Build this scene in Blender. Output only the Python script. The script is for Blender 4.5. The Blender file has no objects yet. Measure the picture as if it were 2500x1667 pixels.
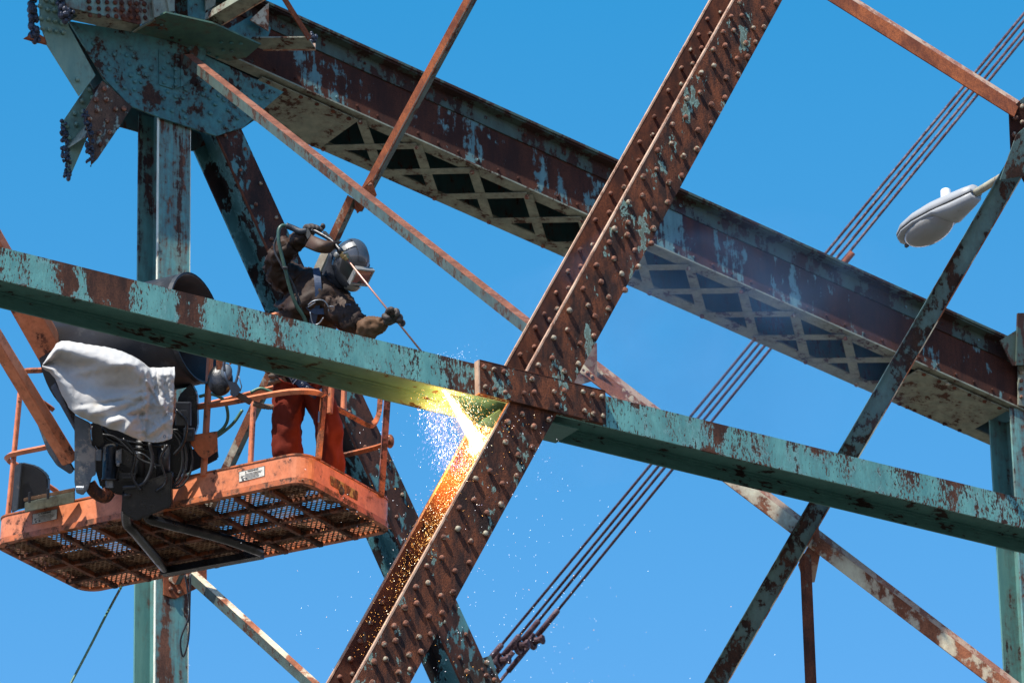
import bpy, bmesh, math, random
from mathutils import Vector, Matrix, noise
random.seed(7)
R = math.radians
S = bpy.context.scene
# ------------------------------------------------------------ camera
PITCH, ROLL, LENS = R(24), R(1.2), 200.0
FPX = 2500 * LENS / 36.0
CAM = Vector((0, 0, 1.7))
fwd = Vector((0, math.cos(PITCH), math.sin(PITCH)))
_r0 = Vector((1, 0, 0)); _u0 = Vector((0, -math.sin(PITCH), math.cos(PITCH)))
rgt = _r0 * math.cos(ROLL) - _u0 * math.sin(ROLL)
upv = _r0 * math.sin(ROLL) + _u0 * math.cos(ROLL)
cd = bpy.data.cameras.new('camera'); cam = bpy.data.objects.new('camera', cd)
S.collection.objects.link(cam)
cd.lens = LENS; cd.sensor_width = 36; cd.clip_end = 5000; cd.clip_start = 0.5
m = Matrix((rgt, upv, -fwd)).transposed().to_4x4(); m.translation = CAM
cam.matrix_world = m
cd.dof.use_dof = True; cd.dof.focus_distance = 37.0; cd.dof.aperture_fstop = 9.0
S.camera = cam
# ------------------------------------------------------------ world and sun
SUN_E, SUN_A = R(56), R(36)       # height, and angle to the left of straight behind the camera
sdir = Vector((-math.sin(SUN_A) * math.cos(SUN_E), -math.cos(SUN_A) * math.cos(SUN_E), math.sin(SUN_E)))
W = bpy.data.worlds.new('World'); S.world = W; W.use_nodes = True
nt = W.node_tree; bg = nt.nodes['Background']
sky = nt.nodes.new('ShaderNodeTexSky'); sky.sky_type = 'NISHITA'; sky.sun_disc = False
sky.sun_elevation = SUN_E; sky.sun_rotation = math.atan2(sdir.x, sdir.y)
sky.air_density = 0.9; sky.dust_density = 0.05; sky.ozone_density = 3.0; sky.altitude = 200
def vm(op, a, b):
    q = nt.nodes.new('ShaderNodeVectorMath'); q.operation = op; nt.links.new(a, q.inputs[0]); q.inputs[1].default_value = b; return q.outputs[0]
c_ = vm('MAXIMUM', vm('SUBTRACT', vm('MULTIPLY', sky.outputs[0], (1.71, 1.21, 1.38)), (1.37, 0, 0)), (.05, 0, 0))   # deep polarised blue of the photograph
nt.links.new(c_, bg.inputs[0]); bg.inputs[1].default_value = 0.105
sl = bpy.data.lights.new('sun', 'SUN'); sl.energy = 5.0; sl.angle = R(0.5); sl.color = (1, 0.94, 0.85)
so = bpy.data.objects.new('sun', sl); S.collection.objects.link(so)
so.rotation_euler = sdir.to_track_quat('Z', 'Y').to_euler(); so.location = (0, 0, 60)
S.view_settings.view_transform = 'Standard'; S.view_settings.look = 'None'
S.view_settings.exposure = 0.66; S.view_settings.gamma = 1
# ------------------------------------------------------------ pixel rays and planes
def ray(x, y):
    return fwd + rgt * ((x - 1250) / FPX) + upv * ((833.5 - y) / FPX)
def V(x, y, d):
    return CAM + ray(x, y) * d
def hitz(x, y, z):
    r = ray(x, y); return CAM + r * ((z - CAM.z) / r.z)
def hitp(x, y, p, n):
    r = ray(x, y); return CAM + r * ((p - CAM).dot(n) / r.dot(n))
_A = V(0, 643, 35.4); _B = hitz(2500, 1253, _A.z)
T = (_B - _A); T.z = 0; T.normalize()
Z = Vector((0, 0, 1))
N = T.cross(Z); N.normalize()
if N.y > 0: N = -N
NP = _A.copy()
GAP = 5.6
def near(x, y, off=0): return hitp(x, y, NP + N * off, N)
def far(x, y, off=0): return hitp(x, y, NP + N * (off - GAP), N)
def back(x, y, off=0): return hitp(x, y, NP + N * (off - GAP - 3), N)
# ------------------------------------------------------------ objects
C = S.collection
def thing(name, label, cat, loc, group=None):
    o = bpy.data.objects.new(name, None); C.objects.link(o); o.location = loc
    o.empty_display_size = .2
    o['label'] = label; o['category'] = cat
    if group: o['group'] = group
    return o
def root_loc(o):
    L = Vector((0, 0, 0))
    while o is not None:
        L += o.location; o = o.parent
    return L
def obj(name, bm, mat, parent=None, smooth=False, label=None, loc=None, recalc=True):
    if recalc: bmesh.ops.recalc_face_normals(bm, faces=bm.faces[:])
    L = root_loc(parent) if parent else (loc if loc is not None else Vector((0, 0, 0)))
    bmesh.ops.translate(bm, verts=bm.verts[:], vec=-L)
    me = bpy.data.meshes.new(name); bm.to_mesh(me); bm.free()
    if smooth:
        for p in me.polygons: p.use_smooth = True
    mats = mat if isinstance(mat, (list, tuple)) else [mat]
    for mm in mats: me.materials.append(mm)
    o = bpy.data.objects.new(name, me); C.objects.link(o)
    if parent: o.parent = parent
    else: o.location = L
    if label: o['label'] = label
    return o
def tag(o, label, cat, group=None, kind=None):
    if kind: o['kind'] = kind
    if label: o['label'] = label
    if cat: o['category'] = cat
    if group: o['group'] = group
    return o
def frame(p0, p1, n):
    a = (p1 - p0).normalized(); nn = (n - a * n.dot(a)).normalized()
    return a, nn.cross(a), nn
def bar(bm, p0, p1, n, v0, v1, n0, n1, e=None, seg=1):
    """box along p0-p1; v across in the plane, n towards the viewer; e=(v0,v1) at the far end"""
    a, v, nn = frame(p0, p1, n)
    e = e or (v0, v1)
    rings = []
    for i in range(seg + 1):
        f = i / seg; p = p0.lerp(p1, f); a0 = v0 + (e[0] - v0) * f; a1 = v1 + (e[1] - v1) * f
        rings.append([bm.verts.new(p + v * q + nn * w) for q, w in ((a0, n0), (a1, n0), (a1, n1), (a0, n1))])
    for i in range(seg):
        for k in range(4):
            bm.faces.new((rings[i][k], rings[i][(k + 1) % 4], rings[i + 1][(k + 1) % 4], rings[i + 1][k]))
    bm.faces.new(rings[0]); bm.faces.new(rings[-1][::-1])
def grid(bm, p0, p1, n, v0, v1, off, nu, nv):
    a, v, nn = frame(p0, p1, n)
    vs = [[bm.verts.new(p0.lerp(p1, i / nu) + v * (v0 + (v1 - v0) * j / nv) + nn * off) for j in range(nv + 1)] for i in range(nu + 1)]
    for i in range(nu):
        for j in range(nv):
            bm.faces.new((vs[i][j], vs[i + 1][j], vs[i + 1][j + 1], vs[i][j + 1]))
def slab(bm, pts, vec):
    """polygon of world points pushed along vec"""
    a = [bm.verts.new(p) for p in pts]; b = [bm.verts.new(p + vec) for p in pts]
    bm.faces.new(a); bm.faces.new(b[::-1]); k = len(pts)
    for i in range(k):
        bm.faces.new((a[i], a[(i + 1) % k], b[(i + 1) % k], b[i]))
def tube(bm, pts, rad, seg=10, cap=True, closed=False):
    pts = [Vector(p) for p in pts]; k = len(pts); rr = rad if isinstance(rad, (list, tuple)) else [rad] * k
    tn = (pts[1] - pts[0]).normalized(); ref = Vector((0, 0, 1)) if abs(tn.z) < .9 else Vector((1, 0, 0))
    u = tn.cross(ref).normalized(); rings = []
    for i, p in enumerate(pts):
        if closed: t2 = (pts[(i + 1) % k] - pts[i - 1]).normalized()
        else: t2 = (pts[min(i + 1, k - 1)] - pts[max(i - 1, 0)]).normalized()
        u = (u - t2 * u.dot(t2)).normalized(); w = t2.cross(u)
        rings.append([bm.verts.new(p + (u * math.cos(2 * math.pi * j / seg) + w * math.sin(2 * math.pi * j / seg)) * rr[i]) for j in range(seg)])
    rng = range(k) if closed else range(k - 1)
    for i in rng:
        A, B = rings[i], rings[(i + 1) % k]
        for j in range(seg):
            bm.faces.new((A[j], A[(j + 1) % seg], B[(j + 1) % seg], B[j]))
    if cap and not closed:
        bm.faces.new(rings[0][::-1]); bm.faces.new(rings[-1])
def smoothpath(pts, sub=6):
    """catmull-rom"""
    P = [Vector(p) for p in pts]; P = [P[0] * 2 - P[1]] + P + [P[-1] * 2 - P[-2]]; out = []
    for i in range(1, len(P) - 2):
        for s in range(sub):
            t = s / sub; a, b, c, d = P[i - 1], P[i], P[i + 1], P[i + 2]
            out.append(.5 * ((2 * b) + (c - a) * t + (2 * a - 5 * b + 4 * c - d) * t * t + (3 * b - a - 3 * c + d) * t ** 3))
    out.append(P[-2]); return out
def rbox(bm, M, sx, sy, sz, bev=0.0, seg=2):
    r = bmesh.ops.create_cube(bm, size=1, matrix=M @ Matrix.Diagonal((sx, sy, sz, 1)))
    if bev > 0:
        es = list({e for v in r['verts'] for e in v.link_edges})
        bmesh.ops.bevel(bm, geom=es, offset=bev, segments=seg, profile=.6, affect='EDGES')
def ball(bm, c, r, sc=(1, 1, 1), rot=None, u=14, v=9):
    M = Matrix.Translation(c) @ (rot.to_4x4() if rot else Matrix.Identity(4)) @ Matrix.Diagonal((sc[0], sc[1], sc[2], 1))
    bmesh.ops.create_uvsphere(bm, u_segments=u, v_segments=v, radius=r, matrix=M)
def basis(x, y, z, o):
    M = Matrix((x, y, z)).transposed().to_4x4(); M.translation = o; return M
# ------------------------------------------------------------ materials
def newmat(name):
    mt = bpy.data.materials.new(name); mt.use_nodes = True
    n = mt.node_tree.nodes; return mt, mt.node_tree, n, n['Principled BSDF'], mt.node_tree.links
def _noise(n, l, co, sc, det=5, ro=.6, dist=0):
    t = n.new('ShaderNodeTexNoise'); t.inputs['Scale'].default_value = sc; t.inputs['Detail'].default_value = det
    t.inputs['Roughness'].default_value = ro; t.inputs['Distortion'].default_value = dist
    l.new(co, t.inputs['Vector']); return t.outputs['Fac']
def _map(n, l, src, a, b, c=0., d=1.):
    t = n.new('ShaderNodeMapRange'); l.new(src, t.inputs[0])
    for i, q in zip((1, 2, 3, 4), (a, b, c, d)): t.inputs[i].default_value = q
    return t.outputs[0]
def _mix(n, l, f, a, b):
    t = n.new('ShaderNodeMix'); t.data_type = 'RGBA'
    if isinstance(f, (int, float)): t.inputs[0].default_value = f
    else: l.new(f, t.inputs[0])
    for i, q in ((6, a), (7, b)):
        if isinstance(q, tuple): t.inputs[i].default_value = (*q, 1)
        else: l.new(q, t.inputs[i])
    return t.outputs[2]
def _math(n, l, op, a, b):
    t = n.new('ShaderNodeMath'); t.operation = op
    for i, q in ((0, a), (1, b)):
        if isinstance(q, (int, float)): t.inputs[i].default_value = q
        else: l.new(q, t.inputs[i])
    return t.outputs[0]
RUST1, RUST2 = (.060, .018, .010), (.185, .060, .026)
def weathered(name, paint, amt, paint2=None, r1=RUST1, r2=RUST2, sc=5., streak=.3, fine=5., bump=.5, soft=.012, rough=.55, seed=0., grime=.35, tilt=None, speck=0., rim=0., blot=.35):
    """peeling paint over rust, in metres; streaks hang downwards"""
    mt, tr, n, b, l = newmat(name)
    g = n.new('ShaderNodeNewGeometry')
    mp = n.new('ShaderNodeMapping'); l.new(g.outputs['Position'], mp.inputs[0])
    mp.inputs['Scale'].default_value = (1, 1, streak); mp.inputs['Location'].default_value = (seed, seed * 1.7, seed * .6)
    if tilt: mp.inputs['Rotation'].default_value = tilt
    mp2 = n.new('ShaderNodeMapping'); l.new(g.outputs['Position'], mp2.inputs[0]); mp2.inputs['Location'].default_value = (seed * 2, seed, 3)
    big = _noise(n, l, mp.outputs[0], sc, 3, .55)
    fin = _noise(n, l, mp.outputs[0], sc * fine, 7, .72)
    iso = _noise(n, l, mp2.outputs[0], sc * 2.2, 6, .65, .3)
    v = _math(n, l, 'ADD', _math(n, l, 'MULTIPLY', big, .42), _math(n, l, 'MULTIPLY', fin, .30))
    v = _math(n, l, 'ADD', v, _math(n, l, 'MULTIPLY', iso, .28))
    at = n.new('ShaderNodeAttribute'); at.attribute_name = 'wear'
    v = _math(n, l, 'ADD', v, at.outputs['Fac'])
    thr = .5 + (.5 - amt) * .27
    mask = _map(n, l, v, thr - soft, thr + soft)
    if speck:
        mp3 = n.new('ShaderNodeMapping'); l.new(g.outputs['Position'], mp3.inputs[0]); mp3.inputs['Scale'].default_value = (1, 1, .38); mp3.inputs['Location'].default_value = (seed, 0, seed)
        sp = _noise(n, l, mp3.outputs[0], 72, 4, .7); sq_ = _noise(n, l, mp3.outputs[0], 4.5, 3, .6)
        sv = _math(n, l, 'ADD', sp, _math(n, l, 'MULTIPLY', _math(n, l, 'SUBTRACT', sq_, .5), .55))
        sv = _math(n, l, 'ADD', sv, at.outputs['Fac'])
        mask = _math(n, l, 'MAXIMUM', mask, _map(n, l, sv, .68 - speck, .73 - speck))
    gr = _noise(n, l, mp.outputs[0], sc * 1.7, 8, .7)
    tiny = _noise(n, l, mp2.outputs[0], 90, 4, .7)
    rc = _mix(n, l, _map(n, l, gr, .41, .60), r1, r2)
    rc = _mix(n, l, _map(n, l, tiny, .45, .68, 0, .75), rc, tuple(q * .5 for q in r1))
    p2 = paint2 or tuple(q * .72 for q in paint)
    pc = _mix(n, l, _map(n, l, gr, .38, .62), paint, p2)
    bl = _noise(n, l, mp2.outputs[0], sc * .55, 5, .65, .6)
    rc = _mix(n, l, _map(n, l, bl, .46, .62, 0, blot), rc, tuple(q * .38 for q in r1))
    # brown bleeding round the rust
    pc = _mix(n, l, _map(n, l, v, thr - .09, thr, 0, grime), pc, tuple(.55 * q + .1 * p for q, p in zip(r2, paint)))
    if rim:      # pale highlight painted along the edges of the paint flakes
        e1 = _map(n, l, v, thr - soft * 3.2, thr - soft); e2 = _map(n, l, v, thr - soft, thr + soft * 1.2, 1, 0)
        pc = _mix(n, l, _math(n, l, 'MULTIPLY', _math(n, l, 'MULTIPLY', e1, e2), rim), pc, tuple(min(.7, q * 1.9 + .05) for q in paint))
    l.new(_mix(n, l, mask, pc, rc), b.inputs['Base Color'])
    l.new(_map(n, l, mask, 0, 1, rough, .88), b.inputs['Roughness'])
    b.inputs['Specular IOR Level'].default_value = .35
    h = _math(n, l, 'SUBTRACT', _math(n, l, 'MULTIPLY', tiny, .35), _math(n, l, 'MULTIPLY', mask, .5))
    h = _math(n, l, 'ADD', h, _math(n, l, 'MULTIPLY', fin, .5))
    bp = n.new('ShaderNodeBump'); bp.inputs['Strength'].default_value = min(bump, 1); bp.inputs['Distance'].default_value = .006 * max(bump, 1)
    l.new(h, bp.inputs['Height']); l.new(bp.outputs[0], b.inputs['Normal'])
    return mt
def plain(name, col, rough=.6, metal=0., var=.25, sc=14., bump=.15, spec=.5, dirt=None, coat=0.):
    mt, tr, n, b, l = newmat(name)
    g = n.new('ShaderNodeNewGeometry')
    f = _noise(n, l, g.outputs['Position'], sc, 6, .65)
    c = _mix(n, l, _map(n, l, f, .35, .65), col, tuple(q * (1 - var) for q in col))
    if dirt:
        f2 = _noise(n, l, g.outputs['Position'], sc * .6, 7, .75)
        c = _mix(n, l, _map(n, l, f2, .55, .62, 0, .8), c, dirt)
    l.new(c, b.inputs['Base Color'])
    l.new(_map(n, l, f, .3, .7, max(rough - .08, .03), min(rough + .12, 1)), b.inputs['Roughness'])
    b.inputs['Metallic'].default_value = metal; b.inputs['Specular IOR Level'].default_value = spec
    b.inputs['Coat Weight'].default_value = coat
    if bump:
        bp = n.new('ShaderNodeBump'); bp.inputs['Strength'].default_value = bump; bp.inputs['Distance'].default_value = .004
        l.new(_noise(n, l, g.outputs['Position'], sc * 5, 5, .7), bp.inputs['Height']); l.new(bp.outputs[0], b.inputs['Normal'])
    return mt
TQ = (.115, .32, .29); TQ2 = (.065, .20, .20); CRM = (.42, .47, .36)
M_strut = weathered('turquoise paint chipped', (.15, .37, .325), .26, (.09, .25, .23), r1=(.036, .014, .009), r2=(.115, .042, .021), sc=4.5, streak=.30, fine=9, seed=3, soft=.012, speck=.115, rim=.3)
M_riv = weathered('brown rust with peeling turquoise flakes', (.13, .24, .20), .73, (.12, .13, .085), r1=(.034, .013, .008), r2=(.185, .052, .018), sc=6.5, streak=.34, fine=4.5, seed=11, bump=1.9, rim=.8, blot=.6, soft=.009)
M_edge = weathered('pale rusted plate edge', (.60, .40, .27), .40, (.46, .29, .19), r1=(.26, .13, .08), r2=(.46, .26, .17), sc=9, fine=5, seed=5, blot=.2)  # pale rust that carries the sunlit look of the thin edges
M_brown = weathered('smooth brown rust', (.16, .18, .13), .90, r1=(.05, .016, .009), r2=(.17, .05, .02), sc=4, streak=.5, seed=2, bump=.3)
M_rivet = weathered('rusty rivet head', (.40, .38, .27), .62, r1=(.10, .04, .025), r2=(.36, .15, .09), sc=14, streak=1, seed=8, bump=.5)
M_chord = weathered('dark red rust with hanging paint streaks', (.13, .25, .25), .66, (.08, .17, .18), r1=(.034, .009, .005), r2=(.078, .021, .009), sc=3.2, streak=.20, fine=5, seed=20, bump=.3, grime=.2, speck=-.05)
M_chordtop = weathered('grimy green angle', (.06, .095, .075), .5, (.045, .075, .06), r1=(.025, .012, .009), r2=(.05, .018, .012), sc=4, streak=.4, seed=21)
M_cream = weathered('cream grey paint with rust freckles', (.27, .285, .215), .28, (.18, .205, .16), r1=(.05, .025, .015), r2=(.12, .05, .03), sc=6, streak=.6, fine=6, seed=31, grime=.5)
M_dark = weathered('shaded green paint inside', (.05, .12, .125), .3, (.035, .09, .095), sc=5, seed=34)  # darker green; the dimness of the interiors is put into it
M_gus = weathered('turquoise blue gusset paint', (.065, .205, .200), .37, (.045, .15, .155), r1=(.025, .012, .009), r2=(.07, .03, .018), sc=4.2, streak=.8, fine=6, seed=46, grime=.5)
M_post = weathered('turquoise post paint peeling in strips', (.15, .31, .27), .36, (.08, .22, .22), r1=(.035, .018, .015), r2=(.17, .07, .04), sc=6.5, streak=.10, fine=5, seed=52, grime=.7)
M_leg = weathered('dark rust leg with turquoise islands', (.085, .22, .215), .66, (.06, .16, .165), r1=(.022, .010, .008), r2=(.085, .028, .016), sc=5.5, streak=.35, fine=4, seed=60, grime=.25)
M_leg2 = weathered('turquoise leg with black holes of rust', (.055, .18, .195), .46, (.04, .13, .145), r1=(.010, .008, .008), r2=(.028, .014, .011), sc=3.8, streak=.4, fine=3, seed=64, grime=.1, rim=.5)
M_orust = weathered('orange rust bar', (.40, .32, .18), .93, r1=(.16, .042, .018), r2=(.34, .095, .030), sc=5, streak=.6, seed=70, bump=.3, blot=.25)
M_creamrust = weathered('cream paint flaking off orange rust', (.74, .68, .48), .47, (.60, .54, .38), r1=(.20, .065, .03), r2=(.40, .14, .065), sc=2.6, streak=.8, fine=2.6, seed=74, grime=.6, blot=.2)
M_grey = weathered('grey turquoise bar', (.085, .13, .115), .38, (.06, .09, .08), r1=(.05, .022, .014), r2=(.10, .045, .025), sc=8, streak=.5, fine=6, seed=78)
M_tqbar = weathered('turquoise channel with dark rust', (.11, .20, .185), .42, (.07, .14, .135), r1=(.022, .013, .010), r2=(.08, .035, .02), sc=4.5, streak=.35, seed=82, speck=-.03)
M_slag = plain('melted dark slag', (.05, .055, .075), .35, .6, .5, 30, .8)
M_rod = weathered('purple brown rod rust', (.13, .08, .095), .5, r1=(.055, .028, .036), r2=(.115, .058, .068), sc=12, streak=1, seed=90)
# ------------------------------------------------------------ ground (below the picture; lights the undersides)
bm = bmesh.new()
for q in [(-2500, -2500, 0), (2500, -2500, 0), (2500, 2500, 0), (-2500, 2500, 0)]: bm.verts.new(q)
bm.faces.new(bm.verts[:])
g = obj('ground', bm, plain('dusty gravel ground', (.115, .10, .078), .95, 0, .3, .6, .1)); g['kind'] = 'structure'
# ------------------------------------------------------------ rivets
def rivet_mesh():
    bm = bmesh.new(); prof = [(.0, .0265), (.008, .025), (.0145, .021), (.0175, .0165), (.0175, .011), (.0145, .0065), (.0135, -.002)]; seg = 12; rings = []
    for r, z in prof:
        rings.append([bm.verts.new((r * math.cos(2 * math.pi * k / seg), r * math.sin(2 * math.pi * k / seg), z)) for k in range(seg)] if r > 0 else [bm.verts.new((0, 0, z))])
    for k in range(seg): bm.faces.new((rings[0][0], rings[1][k], rings[1][(k + 1) % seg]))
    for a, b in zip(rings[1:], rings[2:]):
        for k in range(seg): bm.faces.new((a[k], b[k], b[(k + 1) % seg], a[(k + 1) % seg]))
    bmesh.ops.recalc_face_normals(bm, faces=bm.faces[:])
    me = bpy.data.meshes.new('rivet'); bm.to_mesh(me); bm.free()
    for p in me.polygons: p.use_smooth = True
    me.materials.append(M_rivet); return me
RIVET = rivet_mesh()
def mesh_mat(me, mat):
    m2 = me.copy(); m2.materials.clear(); m2.materials.append(mat); return m2
def rivets(parent, pts, n, s=1.0, mesh=None, flat=1.0, name='rivet'):
    L = root_loc(parent); q = n.to_track_quat('Z', 'Y')
    for p in pts:
        o = bpy.data.objects.new(name, mesh or RIVET); C.objects.link(o); o.parent = parent
        o.location = p - L; o.rotation_mode = 'QUATERNION'; o.rotation_quaternion = q
        k = s * random.uniform(.93, 1.07); o.scale = (k, k, k * flat * random.uniform(.9, 1.1))
# ============================================================ NEAR TRUSS: strut, riveted diagonal
# -------- long horizontal strut (H section on its side)
sa, sb = near(-160, 0), near(2700, 0)
zc = NP.z
sa = Vector((sa.x, sa.y, zc)); sb = Vector((sb.x, sb.y, zc))
strut = thing('horizontal_strut', 'long turquoise horizontal beam with chipped paint crossing in front of the lift basket', 'beam', sa.lerp(sb, .5))
H = .112; Dp = .375
bm = bmesh.new(); bar(bm, sa, sb, N, -H, H, -.014, -.001); nb = len(bm.verts)
bm2 = bm; grid(bm2, sa, sb, N, -H, H, 0, 260, 8)
fl = obj('front_flange', bm2, M_strut, strut, recalc=False)
wear = fl.data.attributes.new('wear', 'FLOAT', 'POINT')
patches = [(160, 655, .11, .095), (262, 690, .17, .10), (305, 710, .10, .09), (468, 745, .13, .10), (240, 645, .08, .05), (1760, 1040, .07, .06), (2010, 1095, .09, .05), (2230, 1150, .08, .06), (2320, 1185, .12, .09), (1220, 905, .5, .07), (1545, 985, .05, .05), (2480, 1240, .2, .03), (660, 790, .1, .03), (2170,1130,.05,.03)]
pc = [(near(x, y), r, a) for x, y, r, a in patches]
L = root_loc(strut)
for i, v in enumerate(fl.data.vertices):
    p = v.co + L; w = -.01
    for c, r, a in pc:
        dx = (p - c).dot(T); dz = (p - c).z
        q = math.sqrt((dx / r) ** 2 + (dz / (r * 1.6 + .04)) ** 2)
        w += a * 1.25 * max(0, 1 - q ** 3)
    dz = p.z - zc
    w += .035 * max(0, dz - .06) / .05 + .03 * max(0, -dz - .085) / .025   # drips start under the top edge
    wear.data[i].value = w
bm = bmesh.new(); bar(bm, sa, sb, N, -H, H, -Dp, -Dp + .014); back_job = bm
bm = bmesh.new(); bar(bm, sa, sb, N, -.008, .008, -Dp + .0145, -.0145)
M_under = weathered('dark green underside paint with scabs', (.065, .18, .165), .24, (.045, .14, .13), r1=(.012, .008, .007), r2=(.03, .016, .012), sc=3.5, streak=3.5, fine=4, seed=9, grime=.2)  # darker than the front flange: shade under the beam put into the paint
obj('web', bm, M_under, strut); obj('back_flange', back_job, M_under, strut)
for s in (-1, 1):       # root fillets of the rolled section
    bm = bmesh.new()
    for n0, n1, v0, v1 in ((-Dp + .014, -Dp + .030, .008, .022), (-Dp + .014, -Dp + .020, .022, .040), (-.030, -.014, .008, .022)):
        a, b = (v0 * s, v1 * s) if s > 0 else (-v1, -v0); bar(bm, sa, sb, N, a, b, n0, n1)
    obj('fillet', bm, M_under, strut)
# splice plate over the crossing
sp = [near(1167, 882, .03), near(1474, 957, .03), near(1474, 1033, .03), near(1167, 961, .03)]
x0 = (sp[0] - sa).dot(T); x1 = (sp[1] - sa).dot(T)
p0 = sa + T * x0; p1 = sa + T * x1
bm = bmesh.new(); bar(bm, p0, p1, N, -H - .003, H + .008, .034, .050)
bar(bm, p0 + T * .004, p1 - T * .004, N, -H + .001, H - .001, .002, .0337)
spl = obj('splice_plate', bm, M_riv, strut, label='brown rusted splice plate with thick rivets')
M_rivedge = M_edge
bm = bmesh.new(); bar(bm, p0 - T * .011, p0 - T * .001, N, -H - .003, H + .008, .003, .0515); obj('plate_edge', bm, M_edge, strut)
bm = bmesh.new(); bar(bm, p0 + T*.25, p1-T*.12, N, -H-.014, -H - .004, -Dp, -.10); obj('bottom_plate', bm, M_under, strut)
rp = [(768, 482), (852, 505), (930, 522), (780, 645), (858, 668), (943, 692), (1160, 583), (1097, 697), (1178, 690), (1342, 688), (1427, 678), (1367, 798), (1580, 685), (1660, 708), (1733, 724), (1590, 842), (1665, 866), (1745, 882)]
rivets(spl, [near(x / 3.357 + 950 + 1, y / 3.357 + 750 + 3, .050) for x, y in rp], N)
bm = bmesh.new(); bar(bm, p0, p1, N, H + .0085, H + .0125, .012, .052); obj('plate_edge', bm, M_brown, strut)
# -------- riveted diagonal
da, db = near(1869 + 60, -100, .0), near(913 - 50, 1768, .0)
a_, v_, n_ = frame(da, db, N)
pl0 = near(1791 + 56, -100); pr0 = near(1909 + 54, -100)
w0 = abs((pl0 - da).dot(v_)); w1 = abs((near(862 - 56, 1768) - db).dot(v_))
diag = thing('riveted_diagonal', 'heavy rusty brown diagonal beam studded with rivets and cut by the torch', 'beam', da.lerp(db, .5))
def dv(x, y, off=0):       # in-plane coordinates of a pixel on the diagonal's front
    p = near(x, y, off) - da; return p.dot(a_), p.dot(v_)
uL0, vL0 = dv(1791 + 55.7, -100); uL1, vL1 = dv(862 - 55.7, 1767)
uR0, vR0 = dv(1909 + 54.5, -100); uR1, vR1 = dv(1000 - 54.5, 1767)
print('diag v', vL0, vL1, vR0, vR1)
lo0, hi0 = min(vL0, vR0), max(vL0, vR0); lo1, hi1 = min(vL1, vR1), max(vL1, vR1)
sgnL = -1 if vL0 < vR0 else 1
bm = bmesh.new(); bar(bm, da, db, N, lo0, hi0, -.006, .0155, e=(lo1, hi1), seg=60)
fp = obj('front_plate', bm, M_riv, diag)
DD = .44
bm = bmesh.new(); bar(bm, da, db, N, lo0, hi0, -DD - .016, -DD, e=(lo1, hi1), seg=60)
bk = obj('back_plate', bm, M_riv if False else M_brown, diag)
bm = bmesh.new(); bar(bm, da, db, N, -.007, .007, -DD, -.006); obj('web', bm, M_brown, diag)
# plate edges with sunlight painted into the pale colour, a little proud
def edge(nlo, nhi, wdt):
    bm = bmesh.new()
    if sgnL < 0: bar(bm, da, db, N, lo0 - wdt, lo0 - .0005, nlo, nhi, e=(lo1 - wdt, lo1 - .0005))
    else: bar(bm, da, db, N, hi0 + .0005, hi0 + wdt, nlo, nhi, e=(hi1 + .0005, hi1 + wdt))
    return bm
obj('plate_edge', edge(-.012, .0165, .012), M_edge, diag)
upx = near(1735, 30)
obj('plate_edge', edge(-DD - .018, -DD + .002, .012), M_edge, diag)
# front rivets: (px,py) from the photograph's upper part and lower part
up_px = [(1450,130),(1538,85),(1392,237),(1467,228),(1610,110),(1682,103),(1825,55),(1912,15),(1668,12),(1557,213),(1627,203),(1760,187),(1830,180),(1337,340),(1410,325),(1490,333),(1568,306),(1708,290),(1775,282),(1650,392),(1720,382),(1275,460),(1352,430),(1408,492),(1492,441),(1574,525),(1655,500),(1187,612),(1275,568),(1309,664),(1399,622),(1475,703),(1567,658),(1092,787),(1180,737),(1212,840),(1302,790),(1384,878),(1473,830),(992,960),(1080,912),(1113,1014),(1206,968),(1287,1052),(1376,1005),(897,1138),(985,1083),(1016,1189),(1106,1140),(1188,1230),(1276,1182),(797,1306),(885,1262),(917,1362),(1010,1320),(1092,1407),(1180,1362),(693,1485),(787,1435),(820,1543),(912,1500),(1082,1540)]
fr, brv = [], []
def linex(y): return 1791 - .5573 * y
for cx, cy in up_px:
    x, y = cx / 2.766 + 1200, cy / 2.766
    (fr if x > linex(y) + 4 else brv).append((x, y))
mid_px = [(1303,102),(1188,165),(1180,323),(1064,387),(1463,22),(1675,68),(1787,8),(1450,183),(1337,245),(1554,292),(1667,232),(1327,410),(1212,470),(1425,518),(1540,458)]
for cx, cy in mid_px:
    x, y = cx / 3.357 + 950, cy / 3.357 + 750
    (fr if x > linex(y) + 4 else brv).append((x, y))
low_px = [(1415,25),(1225,133),(1128,185),(1405,165),(1308,218),(1117,327),(1018,382),(1298,358),(1203,413),(1008,523),(912,578),(1195,555),(1095,608),(900,718),(800,775),(1085,750),(988,806),(807,888),(725,916),(975,950),(894,975),(730,1025),(648,1055),(902,1090),(814,1115),(657,1160),(578,1178),(822,1233),(745,1252),(587,1277),(512,1302),(757,1352),(678,1372),(521,1402),(440,1418),(686,1472),(608,1490),(430,1560)]
for cx, cy in low_px: fr.append((cx / 2.766 + 750, cy / 2.766 + 1100))
lowm = [(1077,870),(958,935),(1295,912),(1173,973),(943,1100),(1160,1140),(1046,1207),(1033,1372),(918,1440),(816,1335),(700,1400)]
for cx, cy in lowm:
    x, y = cx / 3.357 + 950, cy / 3.357 + 750
    if y < 1112: fr.append((x, y))
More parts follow.
